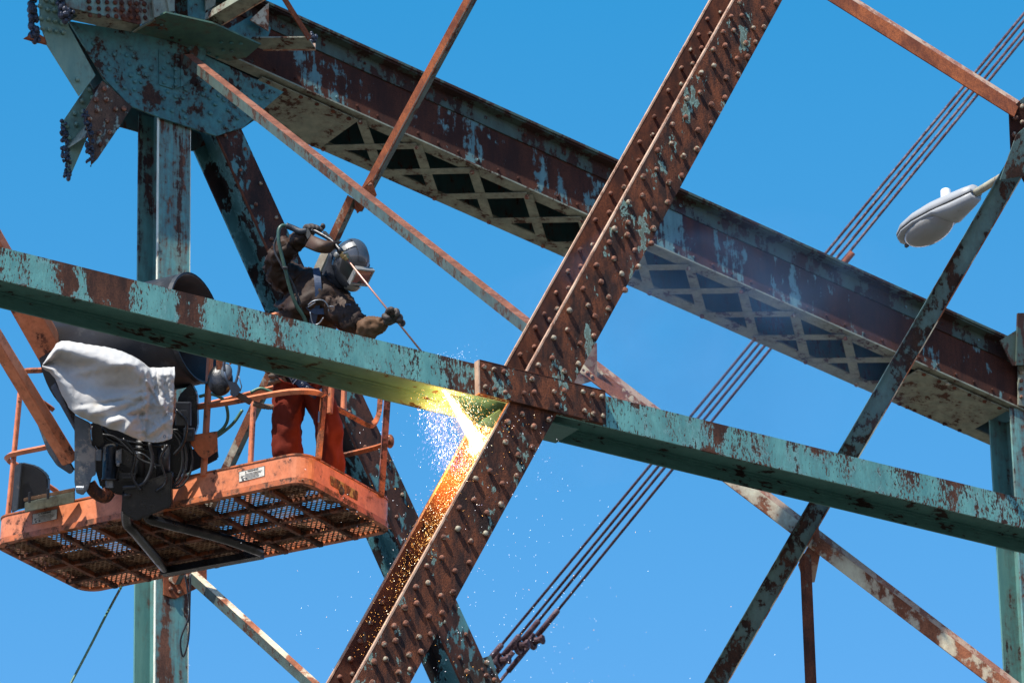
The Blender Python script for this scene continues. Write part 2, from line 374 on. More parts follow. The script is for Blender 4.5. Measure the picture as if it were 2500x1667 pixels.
# in-between band (y 567-750) continues the two staggered rows
for k in range(4):
    for ox, oy in ((0, 0), (34, -17)):
        y = 590 + 57 * k + oy
        fr.append((linex(y) + 22 + ox, y)); 
        fr.append((linex(y) + 84 + ox * .9, y + 20))
    brv.append((linex(610 + 52 * k) - 38, 610 + 52 * k)); brv.append((linex(598 + 52 * k) - 14, 598 + 52 * k))
keep = []
for q in fr:
    if all((q[0] - k[0]) ** 2 + (q[1] - k[1]) ** 2 > 300 for k in keep): keep.append(q)
keep.sort(key=lambda q: -q[1])
print('rivets front', len(keep), 'back', len(brv))
rivets(fp, [near(x + 1, y + 3, .0155) for x, y in keep[:100]], N, 1.14)
if len(keep) > 100:
    bm = bmesh.new()
    for x, y in keep[100:]:
        mm = N.to_track_quat('Z', 'Y').to_matrix().to_4x4(); mm.translation = near(x + 1, y + 3, .0155)
        t = bmesh.new(); t.from_mesh(RIVET); t.transform(mm); tmp = bpy.data.meshes.new('t'); t.to_mesh(tmp); t.free(); bm.from_mesh(tmp); bpy.data.meshes.remove(tmp)
    o = obj('rivet', bm, M_rivet, fp, smooth=True, recalc=False); o['kind'] = 'stuff'
lowback = [(797,492),(688,688),(502,1028),(422,1165),(350,1288),(285,1410),(298,1508),(215,1530)]
rivets(bk, [near(x + 1, y + 2, -DD) for x, y in brv] + [near(x / 2.766 + 750, y / 2.766 + 1100, -DD) for x, y in lowback], N)
# salmon gusset behind the diagonal, and cream-rust bracing bar running down right from it
def sect_angle(bm, p0, p1, n, w, t=.012, depth=.07, flip=1, seg=1):
    bar(bm, p0, p1, n, -w / 2, w / 2, -t, 0, seg=seg)
# ============================================================ FAR TRUSS
ca, cb = far(470, (69 + 220) / 2 - 280 * .448), far(2640, (69 + 220) / 2 + (2640 - 750) * .4485)
ch = thing('top_chord', 'massive dark red brown sloping box beam with laced underside across the sky', 'beam', ca.lerp(cb, .5))
ac, vc, nc = frame(ca, cb, N)
pt = (far(1400, 69 + 650 * .4485) - ca); pb = (far(1400, 220 + 650 * .4485) - ca)
hv = sorted((pt.dot(vc), pb.dot(vc))); print('chord v', hv)
up = 1 if vc.z > 0 else -1
if up < 0: vc = -vc
vlo, vhi = (pb.dot(vc), pt.dot(vc))
def cbar(bm, p0, p1, v0, v1, n0, n1, **k):
    if up < 0: v0, v1 = -v1, -v0
    bar(bm, p0, p1, N, v0, v1, n0, n1, **k)
CW = .66
bm = bmesh.new(); cbar(bm, ca, cb, vlo + .004, vhi - .03, -.014, 0); wp = obj('web_plate', bm, M_chord, ch)
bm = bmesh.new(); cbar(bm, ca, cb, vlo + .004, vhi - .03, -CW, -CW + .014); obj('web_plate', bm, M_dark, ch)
bm = bmesh.new(); cbar(bm, ca, cb, vhi - .028, vhi - .006, -CW - .10, .115); obj('cover_plate', bm, M_chordtop, ch)
bm = bmesh.new(); cbar(bm, ca, cb, vhi - .165, vhi - .030, .0015, .014); cbar(bm, ca, cb, vhi - .042, vhi - .0295, .0145, .10); obj('top_angle', bm, M_chordtop, ch)
bm = bmesh.new(); cbar(bm, ca, cb, vlo - .010, vlo + .0025, -.10, .022); obj('bottom_angle', bm, M_cream, ch)
bm = bmesh.new(); cbar(bm, ca, cb, vlo - .010, vlo + .0025, -CW - .012, -CW + .12); obj('bottom_angle', bm, M_cream, ch)
# lacing: near nodes k, far nodes k
def cu(x, y, off=0): return (far(x, y, off) - ca).dot(ac)
un = [cu(885, 287, -.03), cu(1022, 347, -.03)]; du = un[1] - un[0]; u0 = un[0]
for k in range(-0, 12):
    if 1: 
        for (ua, ub, lev) in ((u0 + k * du, u0 + (k + 1) * du, 0), (u0 + (k + 1) * du, u0 + k * du, 1)):
            A = ca + ac * ua + vc * (vlo - .012 - lev * .0075) + N * (-.045)
            B = ca + ac * ub + vc * (vlo - .012 - lev * .0075) + N * (-CW + .05)
            if k == 11: continue
            bm = bmesh.new(); bar(bm, A, B, vc, -.040, .040, -.0065, 0)
            obj('lacing_bar', bm, M_cream, ch)
pts = []
for k in range(12):
    pts.append(ca + ac * (u0 + k * du) + vc * (vlo - .026) + N * -.05); pts.append(ca + ac * (u0 + k * du) + vc * (vlo - .026) + N * (-CW + .05))
rivets(ch, pts, -vc, 1.1)
# batten plates at both ends
for ua, ub in ((u0 - du * 1.75, u0 - du * .05), (u0 + du * 10.4, u0 + du * 12.2)):
    A = ca + ac * ua; B = ca + ac * ub
    bm = bmesh.new(); cbar(bm, A, B, vlo - .034, vlo - .0285, -CW + .02, -.035); bt = obj('batten_plate', bm, M_cream, ch)
    L_ = (B - A).length; k = 0; pts = []
    for i in range(6):
        for nn in (-.06, -CW + .05): pts.append(A + ac * (L_ * (i + .5) / 6) + vc * (vlo - .034) + N * nn)
    rivets(bt, pts, -vc, 1.1, mesh_mat(RIVET, M_brown), .6)
# rivets on web, sparse
pts = []
for k in range(46):
    u = .6 + k * (cb - ca).length / 46
    pts.append(ca + ac * u + vc * (vlo + .05 + .004 * (k % 3)) + N * 0)
    if k % 2: pts.append(ca + ac * u + vc * (vhi - .10) + N * .014)
rivets(wp, pts, N, .8, mesh_mat(RIVET, M_chord), .6)
# -------- left post: front flange right, back flange seen at its left
def hpost(name, label, xl, xr, ytop, ybot, depth, mats, shift_n=0, cat='post'):
    yt = (ytop + ybot) / 2
    pl, pr = far(xl, yt, shift_n), far(xr, yt, shift_n)
    pc = (pl + pr) / 2; w = abs((pr - pl).dot(T))
    top = far((xl + xr) / 2, ytop, shift_n).z; bot = far((xl + xr) / 2, ybot, shift_n).z
    P0 = Vector((pc.x, pc.y, top)); P1 = Vector((pc.x, pc.y, bot))
    t = thing(name, label, cat, P1)
    bm = bmesh.new(); bar(bm, P0, P1, N, -w / 2, w / 2, -.018, 0); f = obj('front_flange', bm, mats[0], t)
    bm = bmesh.new(); bar(bm, P0, P1, N, -w / 2, w / 2, -depth, -depth + .018); b = obj('back_flange', bm, mats[1], t)
    bm = bmesh.new(); bar(bm, P0, P1, N, -.008, .008, -depth + .018, -.018); obj('web', bm, mats[1], t)
    return t, P0, P1, w, f, b
M_postb = weathered('pale green recessed paint', (.11, .25, .22), .27, (.07, .19, .18), r1=(.04, .022, .02), r2=(.12, .05, .03), sc=5, streak=.15, seed=55, grime=.5)
post, pp0, pp1, pw, pf, pb_ = hpost('vertical_post', 'turquoise vertical post with peeling strips standing below the big gusset at left', 384, 461, 250, 1760, .33, (M_post, M_postb))
bm = bmesh.new(); bar(bm, pp0, pp1, N, pw/2 + .0005, pw/2 + .006, -.02, .002); bar(bm, pp0, pp1, N, -pw/2 - .008, -pw/2 - .0005, -.02, .002); obj('flange_edge', bm, weathered('whitish sun painted edge', (.72, .74, .60), .15, seed=3), post)  # flange edges coloured whitish to look sunlit
post2, q0, q1, qw, qf, qb = hpost('vertical_post', 'turquoise vertical post at the right edge of the picture below the sloping beam', 2490, 2575, 1010, 1760, .30, (M_post, M_postb))
post['group'] = post2['group'] = 'vertical truss posts'
del post['group']; del post2['group']
# small bracing gusset on left post
def fplate(bm, px, off, t=.012, fn=far):
    slab(bm, [fn(x, y, off) for x, y in px], N * t)
bm = bmesh.new(); fplate(bm, [(398, 1400), (470, 1388), (503, 1386), (503, 1425), (427, 1462), (398, 1452)], .004); gp = obj('side_gusset', bm, M_orust, post)
rivets(gp, [far(x, y, .016) for x, y in ((415, 1415), (432, 1420), (415, 1438), (436, 1446), (455, 1408))], N)
# -------- far diagonal leg
la, lb = far(560, 322 - 60 + 0), far(1210 - 35 + 46, 1767)
la = far((528 + 593) / 2 - 32, 323 - 70); lb = far((1130 + 1205) / 2 + 46, 1767)
leg = thing('diagonal_leg', 'dark rusty diagonal leg with turquoise flakes descending behind the welder', 'beam', la.lerp(lb, .5))
al, vl, nl = frame(la, lb, N)
hw = abs((far(528, 333) - far(593, 333)).dot(vl)) / 2; hw2 = abs((far(1130, 1667) - far(1208, 1667)).dot(vl)) / 2
bm = bmesh.new(); bar(bm, la, lb, N, -hw, hw, -.018, 0, e=(-hw2, hw2)); lf = obj('front_flange', bm, M_leg, leg)
bm = bmesh.new(); bar(bm, la, lb, N, -hw, hw, -.36, -.342, e=(-hw2, hw2)); obj('back_flange', bm, M_leg2, leg)
bm = bmesh.new(); bar(bm, la, lb, N, -.008, .008, -.342, -.018); obj('web', bm, M_leg2, leg)
bm = bmesh.new(); s_ = -1 if vl.x > 0 else 1
bar(bm, la, lb, N, *( (-hw - .007, -hw - .0005) if s_ < 0 else (hw + .0005, hw + .007)), -.022, .002, e=(-hw2 - .007, -hw2 - .0005) if s_ < 0 else (hw2 + .0005, hw2 + .007)); obj('flange_edge', bm, M_brown, leg)
LL = (lb - la).length; pts = []
for k in range(34):
    f = .05 + k * .028
    if f > .97: break
    w_ = hw + (hw2 - hw) * f
    pts.append(la + al * LL * f + vl * (w_ * (.55 if k % 2 else -.5)))
rivets(lf, pts, N, .9)
bm = bmesh.new(); fplate(bm, [(1128, 1622), (1196, 1600), (1232, 1700), (1160, 1720)], .002, .014); sp2 = obj('splice_plate', bm, M_tqbar, leg)
rivets(sp2, [far(x, y, .016) for x, y in ((1138, 1640), (1187, 1618), (1185, 1650), (1205, 1660))], N, 1.2)
# ============================================================ BRACING BARS
def angle_bar(name, label, pA, pB, w, mats, leg_d=.07, nrm=None, lit=1, seg=1, cat='brace'):
    """front leg of width w facing the viewer plus a leg going back along its upper edge"""
    nrm = nrm or N
    t = thing(name, label, cat, pA.lerp(pB, .5))
    a, v, nn = frame(pA, pB, nrm)
    sg = 1 if v.z > 0 else -1
    if abs(v.z) < .05: sg = lit
    bm = bmesh.new(); bar(bm, pA, pB, nrm, -w / 2, w / 2, -.010, 0, seg=seg); obj('front_leg', bm, mats[0], t)
    bm = bmesh.new()
    v0, v1 = (w / 2 + .0005, w / 2 + .010) if sg * lit > 0 else (-w / 2 - .010, -w / 2 - .0005)
    bar(bm, pA, pB, nrm, v0, v1, -leg_d, .002); obj('side_leg', bm, mats[1], t)
    return t
def depth_of(p): return (p - CAM).dot(fwd)
def vbar(name, label, pA, pB, nrm, w, split, mats, b1=.0, b2=.06, t=.009, cat='brace', seg=1):
    """L-shaped bar with its ridge towards the viewer. split = part of the width above the ridge;
    b1 / b2 = how far back the lower and upper legs run"""
    r = thing(name, label, cat, pA.lerp(pB, .5))
    a, v, nn = frame(pA, pB, nrm)
    if v.z < 0: v = -v
    vr = w / 2 - w * split
    lo = (v * (-w / 2) - nn * b1); hi = (v * (w / 2) - nn * b2); rd = v * vr
    for nm, q, mt in (('lower_leg', lo, mats[0]), ('upper_leg', hi, mats[1])):
        d = (q - rd).normalized(); pn = a.cross(d); pn = pn if pn.dot(nn) > 0 else -pn
        s = rd + d * (.0004 if nm[0] == 'l' else .0004)
        bm = bmesh.new(); slab(bm, [pA + s, pA + q, pB + q, pB + s], -pn * t)
        obj(nm, bm, mt, r)
    return r
M_salmon = weathered('sunlit salmon rust edge', (.5, .36, .26), .5, (.4, .28, .2), r1=(.26, .11, .075), r2=(.40, .18, .12), sc=6, streak=1, seed=95, bump=.2, blot=.2)  # salmon rust with the sunlit look of the upper legs put in
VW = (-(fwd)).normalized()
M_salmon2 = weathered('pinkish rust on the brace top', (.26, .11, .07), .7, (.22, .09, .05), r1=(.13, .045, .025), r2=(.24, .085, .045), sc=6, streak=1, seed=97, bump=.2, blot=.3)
UPF = (N * .8 + Z * .35 - T * .25).normalized()
DNF = (N * .8 - Z * .5).normalized()
# bar A : far gusset node -> near diagonal
A0, A1 = far(448, 136, .14), near(1300, 806, -.50)
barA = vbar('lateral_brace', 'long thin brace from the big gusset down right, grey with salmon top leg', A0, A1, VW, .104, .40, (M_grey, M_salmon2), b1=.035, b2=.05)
fr_ = .5
PA = A0.lerp(A1, (880 - 448) / 852); dX = depth_of(PA)
dB0 = depth_of(far(420, 1430, .05)); k_ = (dX + .06 - dB0) / (455 - 1430)
def dBy(y): return dB0 + (y - 1430) * k_
B1 = V(870, 510, dBy(510)); B2 = V(1180, -60, dBy(-60))
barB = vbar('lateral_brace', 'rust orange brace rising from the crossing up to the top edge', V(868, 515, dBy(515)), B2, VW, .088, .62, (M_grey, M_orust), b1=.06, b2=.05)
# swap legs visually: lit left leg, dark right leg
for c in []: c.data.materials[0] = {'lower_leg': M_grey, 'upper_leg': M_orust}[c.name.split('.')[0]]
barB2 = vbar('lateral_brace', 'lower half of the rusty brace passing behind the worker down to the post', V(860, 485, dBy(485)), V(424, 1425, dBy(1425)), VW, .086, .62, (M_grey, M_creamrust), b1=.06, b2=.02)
bm = bmesh.new(); slab(bm, [V(x, y, dX + .05) for x, y in [(882, 462), (905, 440), (918, 478), (902, 500), (874, 512), (868, 486)]], N * .012)
slab(bm, [V(x, y, dX + .03) for x, y in [(866, 480), (890, 506), (872, 522), (866, 505)]], N * .010)
xg = obj('crossing_gusset', bm, M_orust, barB)
rivets(xg, [V(903, 452, dX - .02), V(870, 475, dX - .05), V(885, 478, dX - .05)], N, .8)
# L4
barL = vbar('lateral_brace', 'thin grey brown brace running down right from the post under the basket', far(462, 1400, .05), V(800, 1706, dB0 - 1.0), VW, .098, .36, (M_grey, M_creamrust), b1=.03, b2=.03)
# right hand group
d3a = depth_of(near(1400, 890, -.5)) + 1.1; d3b = d3a + .35; print('d3', d3a)
def d3(x): f = (x - 1400) / 1090; return 1 / ((1 - f) / d3a + f / d3b)
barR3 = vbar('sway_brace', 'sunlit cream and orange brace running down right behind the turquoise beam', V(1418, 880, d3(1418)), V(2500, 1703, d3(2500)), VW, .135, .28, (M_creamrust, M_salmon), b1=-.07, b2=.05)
bm = bmesh.new(); slab(bm, [V(x, y, d3(1430) - .02) for x, y in [(1330, 880), (1455, 838), (1456, 928), (1403, 943), (1330, 930)]], N * .012)
gq = obj('end_gusset', bm, M_salmon, barR3); rivets(gq, [V(x, y, d3(1430) - .036) for x, y in ((1421, 906), (1432, 913), (1443, 921))], N, .9)
dX3 = d3(1985) - .16
dR = lambda y: dX3 - .25 * (1320 - y) / 1000
R2a, R2b = V(2514, 350, dR(350)), V(1722, 1712, dR(1712))
r2 = thing('sway_brace', 'dark turquoise channel bar leaning across the sloping beam beside the street lamp', 'brace', R2a.lerp(R2b, .5))
nR2 = VW; w2 = .142
a2, v2, n2 = frame(R2a, R2b, nR2); sr = 1 if v2.dot(rgt) > 0 else -1
bm = bmesh.new(); bar(bm, R2a, R2b, nR2, -w2 / 2 + .006, w2 / 2 - .006, -.034, -.026, seg=1); obj('channel_web', bm, M_tqbar, r2)
for s, mt in ((1, M_creamrust), (-1, M_tqbar)):
    bm = bmesh.new(); q = s * sr; bar(bm, R2a, R2b, nR2, *sorted((q * (w2 / 2 - .006), q * (w2 / 2 + .001))), -.034, .002); obj('channel_flange', bm, mt, r2)
R1a, R1b = V(1990, -43, dR(0) - .1), V(2482, 266, dR(266) + .05)
barR1 = vbar('sway_brace', 'bright rust orange brace coming down from the top edge to the upper right node', R1a, R1b, VW, .122, .24, (M_orust, M_salmon), b1=-.075, b2=.05)
bm = bmesh.new(); dn = dR(340)
slab(bm, [V(x, y, dn + .03) for x, y in [(2462, 272), (2500, 236), (2580, 236), (2580, 440), (2500, 447), (2467, 385)]], N * .014)
ng = thing('node_plate', 'dark rusty node plate at the upper right edge where two braces meet', 'plate', V(2520, 440, dn))
npl = obj('plate', bm, M_chord, ng); rivets(npl, [V(x, y, dn + .0) for x, y in ((2478, 290), (2474, 330), (2494, 262), (2494, 300))], N)
bm = bmesh.new(); slab(bm, [V(x, y, dn - .2) for x, y in [(2440, 440), (2480, 330), (2560, 260), (2560, 420)]], N * .01); obj('plate', bm, M_tqbar, ng)
# hanger and its gusset
dh = dX3 + .10
hg = thing('hanger', 'dark rusty vertical hanger dropping from the crossing of two braces', 'hanger', V(1981, 1720, dh))
bm = bmesh.new(); top = V(1972, 1352, dh - .03); bot = Vector((top.x, top.y, V(1981, 1725, dh).z)); bar(bm, top, bot, (N * .9 + T * .1), -.031, .031, -.008, 0); bar(bm, top, bot, (N * .9 + T * .1), -.031, -.023, -.05, -.0085); obj('hanger_bar', bm, M_brown, hg)
bm = bmesh.new(); slab(bm, [V(x, y, dh + .05) for x, y in [(1997, 1288), (2001, 1350), (1987, 1421), (1962, 1421), (1948, 1378)]], N * .01); hp = obj('hanger_gusset', bm, M_salmon, hg)
rivets(hp, [V(1985, 1331, dh + .03), V(1955, 1368, dh + .03)], N, 1.1)
# ============================================================ RIGHT NODE
dn2 = depth_of(far(2500, 900))
rn = thing('node_plate', 'dark riveted node at the right edge where the sloping beam meets the post', 'plate', far(2520, 1010))
bm = bmesh.new(); fplate(bm, [(2482, 766), (2600, 766), (2600, 893), (2478, 893)], .14, .02); obj('plate', bm, M_chordtop, rn)
bm = bmesh.new(); fplate(bm, [(2440, 832), (2481, 806), (2481, 893), (2470, 893)], .12, .012); obj('plate', bm, M_chordtop, rn)
bm = bmesh.new(); fplate(bm, [(2484, 895), (2600, 895), (2600, 1012), (2484, 990)], .03, .014); nn_ = obj('plate', bm, M_cream, rn); rivets(nn_, [far(x, y, .046) for x, y in ((2492, 910), (2492, 930), (2492, 950), (2492, 970))], N)
zq = far(2484, 893).z; bm = bmesh.new(); slab(bm, [hitz(x, y, zq) for x, y in [(2444, 976), (2482, 955), (2484, 962), (2448, 983)]], Z * .01); obj('angle_clip', bm, M_salmon, rn)
bm = bmesh.new(); fplate(bm, [(2350, 1003), (2560, 1090), (2560, 1035), (2410, 985)], -.60, .02); obj('knee_plate', bm, M_postb, rn)
# ============================================================ BIG GUSSET NODE, upper left
gn = thing('gusset_node', 'large turquoise gusset cluster with rust blotches and rivets in the upper left corner', 'gusset', far(400, 300))
bm = bmesh.new(); fplate(bm, [(166, 54), (253, 195), (315, 260), (385, 288), (526, 334), (593, 312), (618, 290), (643, 267), (690, 227), (500, 139), (430, 107), (318, 80)], .022, .016); G = obj('gusset_plate', bm, M_gus, gn)
w_ = None
gp_px = [(630,290),(690,315),(770,365),(853,370),(903,380),(873,430),(968,445),(1018,457),(735,462),(880,505),(935,490),(985,505),(790,545),(908,547),(950,550),(840,590),(905,600),(882,325),(1100,660),(1185,650),(1335,568),(1383,590),(1368,635),(1413,660),(1253,602),(1475,640),(1510,672),(1590,700),(1105,725),(1160,745),(1240,740),(1325,730),(1420,760),(1450,700),(1540,740),(1600,795),(1480,810),(1250,790),(1520,850),(1715,640),(1760,660),(1800,650),(1235,655),(1130,615)]
rivets(G, [far(x / 2.766, y / 2.766 + 2, .038) for x, y in gp_px], N, 1.05, mesh_mat(RIVET, M_gus), .65)
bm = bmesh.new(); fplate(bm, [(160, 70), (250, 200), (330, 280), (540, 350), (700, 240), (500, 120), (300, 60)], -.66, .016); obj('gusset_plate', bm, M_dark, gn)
bm = bmesh.new(); fplate(bm, [(387, 122), (423, 132), (423, 219), (387, 208)], .039, .010); fplate(bm, [(424, 132), (441, 138), (441, 212), (424, 219)], .039, .022); ca_ = obj('connection_angle', bm, M_gus, gn)
rivets(ca_, [far(x / 2.766, y / 2.766 + 2, .050) for x, y in ((1100, 360), (1130, 418), (1103, 457), (1134, 512), (1105, 553))] + [far(x / 2.766, y / 2.766 + 2, .062) for x, y in ((1185, 372), (1183, 430), (1183, 465), (1183, 518), (1185, 570))], N, .9, mesh_mat(RIVET, M_gus), .6)
bm = bmesh.new(); fplate(bm, [(440, 128), (480, 178), (470, 190), (441, 214)], .062, .010); obj('tie_plate', bm, M_gus, gn)
bm = bmesh.new(); slab(bm, [far(457, 118, .05), far(513, 84, .05), far(497, 150, .05), far(470, 148, .05)], N * .012); obj('fin_plate', bm, M_gus, gn)
# narrow splice plates below the gusset
bm = bmesh.new(); fplate(bm, [(250, 197), (314, 262), (288, 316), (240, 270), (225, 222)], -.02, .012); obj('filler_plate', bm, M_gus, gn)
bm = bmesh.new(); fplate(bm, [(288, 310), (318, 262), (390, 290), (470, 322), (520, 345), (470, 370), (331, 322)], -.34, .012); obj('filler_plate', bm, M_dark, gn)
zh = far(430, 105, .03).z
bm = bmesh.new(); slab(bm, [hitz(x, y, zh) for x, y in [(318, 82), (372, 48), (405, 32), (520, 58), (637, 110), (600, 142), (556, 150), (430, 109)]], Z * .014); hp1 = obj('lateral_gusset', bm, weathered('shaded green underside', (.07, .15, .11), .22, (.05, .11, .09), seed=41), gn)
rivets(hp1, [hitz(x, y, zh - .002) for x, y in ((385, 68), (395, 60), (420, 92), (440, 98), (540, 103), (565, 104), (588, 106), (545, 122), (565, 124), (510, 130), (530, 140))], -Z, .9, mesh_mat(RIVET, M_gus), .5)
bm = bmesh.new(); slab(bm, [hitz(x, y, zh + .02) for x, y in [(148, 44), (186, 22), (342, 63), (318, 81)]], Z * .012); obj('ledge_angle', bm, M_cream, gn)
bm = bmesh.new(); slab(bm, [hitz(x, y, zh - .004) for x, y in [(316, 83), (336, 68), (376, 45), (379, 48), (338, 71), (320, 84)]], -Z * .012); obj('angle_lip', bm, M_cream, gn)
# upright riveted plate above the ledge
bm = bmesh.new(); fplate(bm, [(150, -80), (372, -80), (373, 48), (342, 62), (188, 25), (160, 20)], .30, .012); up_ = obj('upper_plate', bm, weathered('pale green riveted plate', (.19, .27, .21), .3, (.13, .21, .17), seed=43, grime=.9), gn)
pts = []
for i, x in enumerate((214, 237, 258, 278, 295, 314, 331, 349)):
    for j in range(4): pts.append(far(x + 1.5 * j, -12 + 17 * j + (x - 214) * .045, .312))
rivets(up_, [p for p in pts], N, 1.1, mesh_mat(RIVET, M_brown), .7)
bm = bmesh.new(); fplate(bm, [(365, -60), (424, -60), (418, 34), (400, 36), (374, 46)], .34, .02); fplate(bm, [(395, -60), (424, -60), (423, 30), (410, 32)], .365, .02); obj('bracket_angle', bm, M_cream, gn)
bm = bmesh.new(); fplate(bm, [(423, -60), (500, -60), (500, 44), (425, 36)], .02, .02); obj('upper_column', bm, M_gus, gn)
bm = bmesh.new(); fplate(bm, [(458, -60), (500, -60), (500, 50), (458, 42)], .20, .012); obj('upper_column', bm, M_gus, gn)
bm = bmesh.new(); fplate(bm, [(500, -60), (528, -60), (524, 14), (500, 28)], .24, .012); obj('upper_column', bm, M_cream, gn)
# diagonal stub bar up-right
s0 = V(512, 56, depth_of(far(512, 56)) - .45); s1 = V(690, -50, depth_of(far(512, 56)) - 1.0)
bm = bmesh.new(); bar(bm, s0, s1, DNF, -.075, .045, -.010, 0); bar(bm, s0, s1, DNF, .0455, .054, -.06, .014); obj('stub_bar', bm, M_cream, gn)
bm = bmesh.new(); bar(bm, s0, s1, DNF, -.083, -.0755, -.05, .004); obj('stub_edge', bm, M_edge, gn)
bm = bmesh.new(); fplate(bm, [(548, 76), (612, 40), (660, 70), (652, 95), (606, 108)], .10, .01); obj('side_plate', bm, M_gus, gn)
bm = bmesh.new(); fplate(bm, [(609, 50), (655, 8), (654, 78), (645, 72)], .17, .01); obj('side_plate', bm, M_creamrust, gn)
zs = far(640, 112, .2).z
bm = bmesh.new(); slab(bm, [hitz(x, y, zs) for x, y in [(598, 104), (618, 93), (752, 92), (770, 120), (640, 121)]], Z * .01); obj('cut_angle', bm, M_cream, gn)
bm = bmesh.new(); slab(bm, [hitz(x, y, zs) for x, y in [(640, 121), (770, 120), (771, 124), (645, 125)]], Z * .05); obj('cut_angle', bm, M_salmon, gn)
c0 = V(757, 95, depth_of(hitz(757, 95, zs))); c1 = V(678, -30, depth_of(c0) - .2)
bm = bmesh.new(); bar(bm, c0, c1, N, -.024, .024, -.01, 0); obj('thin_bar', bm, M_orust, gn)
def slag(px, off, r=.022, fn=far):
    bm = bmesh.new(); pts = []
    for (x0, y0), (x1, y1) in zip(px, px[1:]):
        k = max(2, int(math.hypot(x1 - x0, y1 - y0) / 1.6))
        for i in range(k):
            f = i / k; pts.append(fn(x0 + (x1 - x0) * f, y0 + (y1 - y0) * f, off))
    for i, p in enumerate(pts):
        q = p + Vector([random.uniform(-.028, .028) for _ in range(3)]); rr = r * random.choice((.25, .4, .5, .6, .8))
        ball(bm, q, rr, (1, 1, random.uniform(1, 1.6)), None, 8, 6)
    return bm
obj('melted_edge', slag([(752, 88), (760, 90), (768, 100)], .24, .028), M_slag, gn)
# cut plate at the upper left
M_pale = weathered('pale green lit plate', (.18, .28, .215), .18, (.12, .22, .18), r1=(.07, .04, .025), r2=(.16, .08, .05), seed=47, sc=4.5, grime=.6)
cm = thing('cut_member', 'pale green riveted plate with a melted cut edge in the upper left corner', 'beam stub', far(150, 240))
bm = bmesh.new(); fplate(bm, [(92, -60), (97, 60), (114, 112), (192, 236), (231, 186), (166, 66), (148, -60)], .05, .014); P_ = obj('riveted_plate', bm, M_pale, cm)
rivets(P_, [far(x / 2.766, y / 2.766 + 2, .066) for x, y in ((270,122),(322,128),(367,140),(414,155),(282,190),(329,200),(376,210),(424,218),(317,64),(362,70),(265,40),(520,537),(308,0),(350,12))], N, 1.15, mesh_mat(RIVET, M_pale))
bm = bmesh.new(); fplate(bm, [(155, 50), (168, 60), (250, 196), (230, 225), (165, 110)], -.10, .012); fplate(bm, [(148, -60), (215, -60), (212, 24), (160, 60)], -.02, .02); obj('shadow_sheet', bm, M_dark, cm)  # dark sheets standing in for the shadow beside the gusset
obj('melted_edge', slag([(76, -20), (80, 20), (84, 60), (82, 88), (95, 95)], .06, .035), M_slag, cm)
bm = bmesh.new(); fplate(bm, [(56, 96), (82, 82), (112, 100), (116, 112)], .03, .03); obj('bottom_flange', bm, M_orust, cm)
obj('melted_edge', slag([(146, -10), (152, 20), (155, 40), (175, 28)], .33, .035), M_slag, cm)
# cut stub hanging off the gusset
st = thing('cut_stub', 'short sawn off riveted beam stub with ragged melted end hanging under the gusset', 'beam stub', far(190, 440))
bm = bmesh.new(); fplate(bm, [(248, 200), (320, 262), (290, 310), (236, 390), (222, 404), (217, 350), (207, 300), (206, 272)], .045, .014); F_ = obj('front_flange', bm, weathered('brown pitted stub', (.28, .38, .33), .62, seed=99, r1=(.05, .03, .022), r2=(.15, .08, .05)), st)
rivets(F_, [far(x / 2.766, y / 2.766 + 2, .060) for x, y in ((645,672),(712,672),(652,745),(720,815),(735,890),(665,900),(675,975),(600,800),(775,735),(700,600),(832,733))], N, 1.15)
bm = bmesh.new(); fplate(bm, [(228, 186), (250, 200), (210, 272), (212, 335), (166, 440), (160, 400), (158, 345), (151, 300)], -.16, .014); Bf = obj('back_flange', bm, M_pale, st)
rivets(Bf, [far(x / 2.766, y / 2.766 + 2, -.146) for x, y in ((632,555),(602,605),(552,683),(500,765),(555,755),(447,850),(510,838),(462,930),(463,1075),(617,660))], N, 1.15, mesh_mat(RIVET, M_pale))
bm = bmesh.new(); slab(bm, [far(213, 332, .04), far(250, 270, .04), far(215, 300, -.15), far(161, 366, -.15)], Z * .014); obj('web', bm, M_cream, st)
obj('melted_edge', slag([(206, 272), (214, 300), (218, 345), (220, 400)], .06, .022), M_slag, st)
obj('melted_edge', slag([(153, 302), (158, 345), (164, 400), (166, 438)], -.14, .022), M_slag, st)
# unseen box beam added above the view to keep the gusset in shade
ub = thing('shade_strut', 'added green box strut above the big gusset, out of view, placed to shade it', 'beam', far(150, -120))
u0_, u1_ = far(-420, -330, .0), far(560, -330 + 980 * .2, .0); u1_.z = u0_.z
for nm, v0, v1, n0, n1 in (('web', -.25, .25, .02, .034), ('web', -.25, .25, .46, .474), ('flange', -.264, -.2505, .0, .50), ('flange', .2505, .264, .0, .50)):
    bm = bmesh.new(); bar(bm, u0_, u1_, N, v0, v1, n0, n1); obj(nm, bm, M_gus, ub)
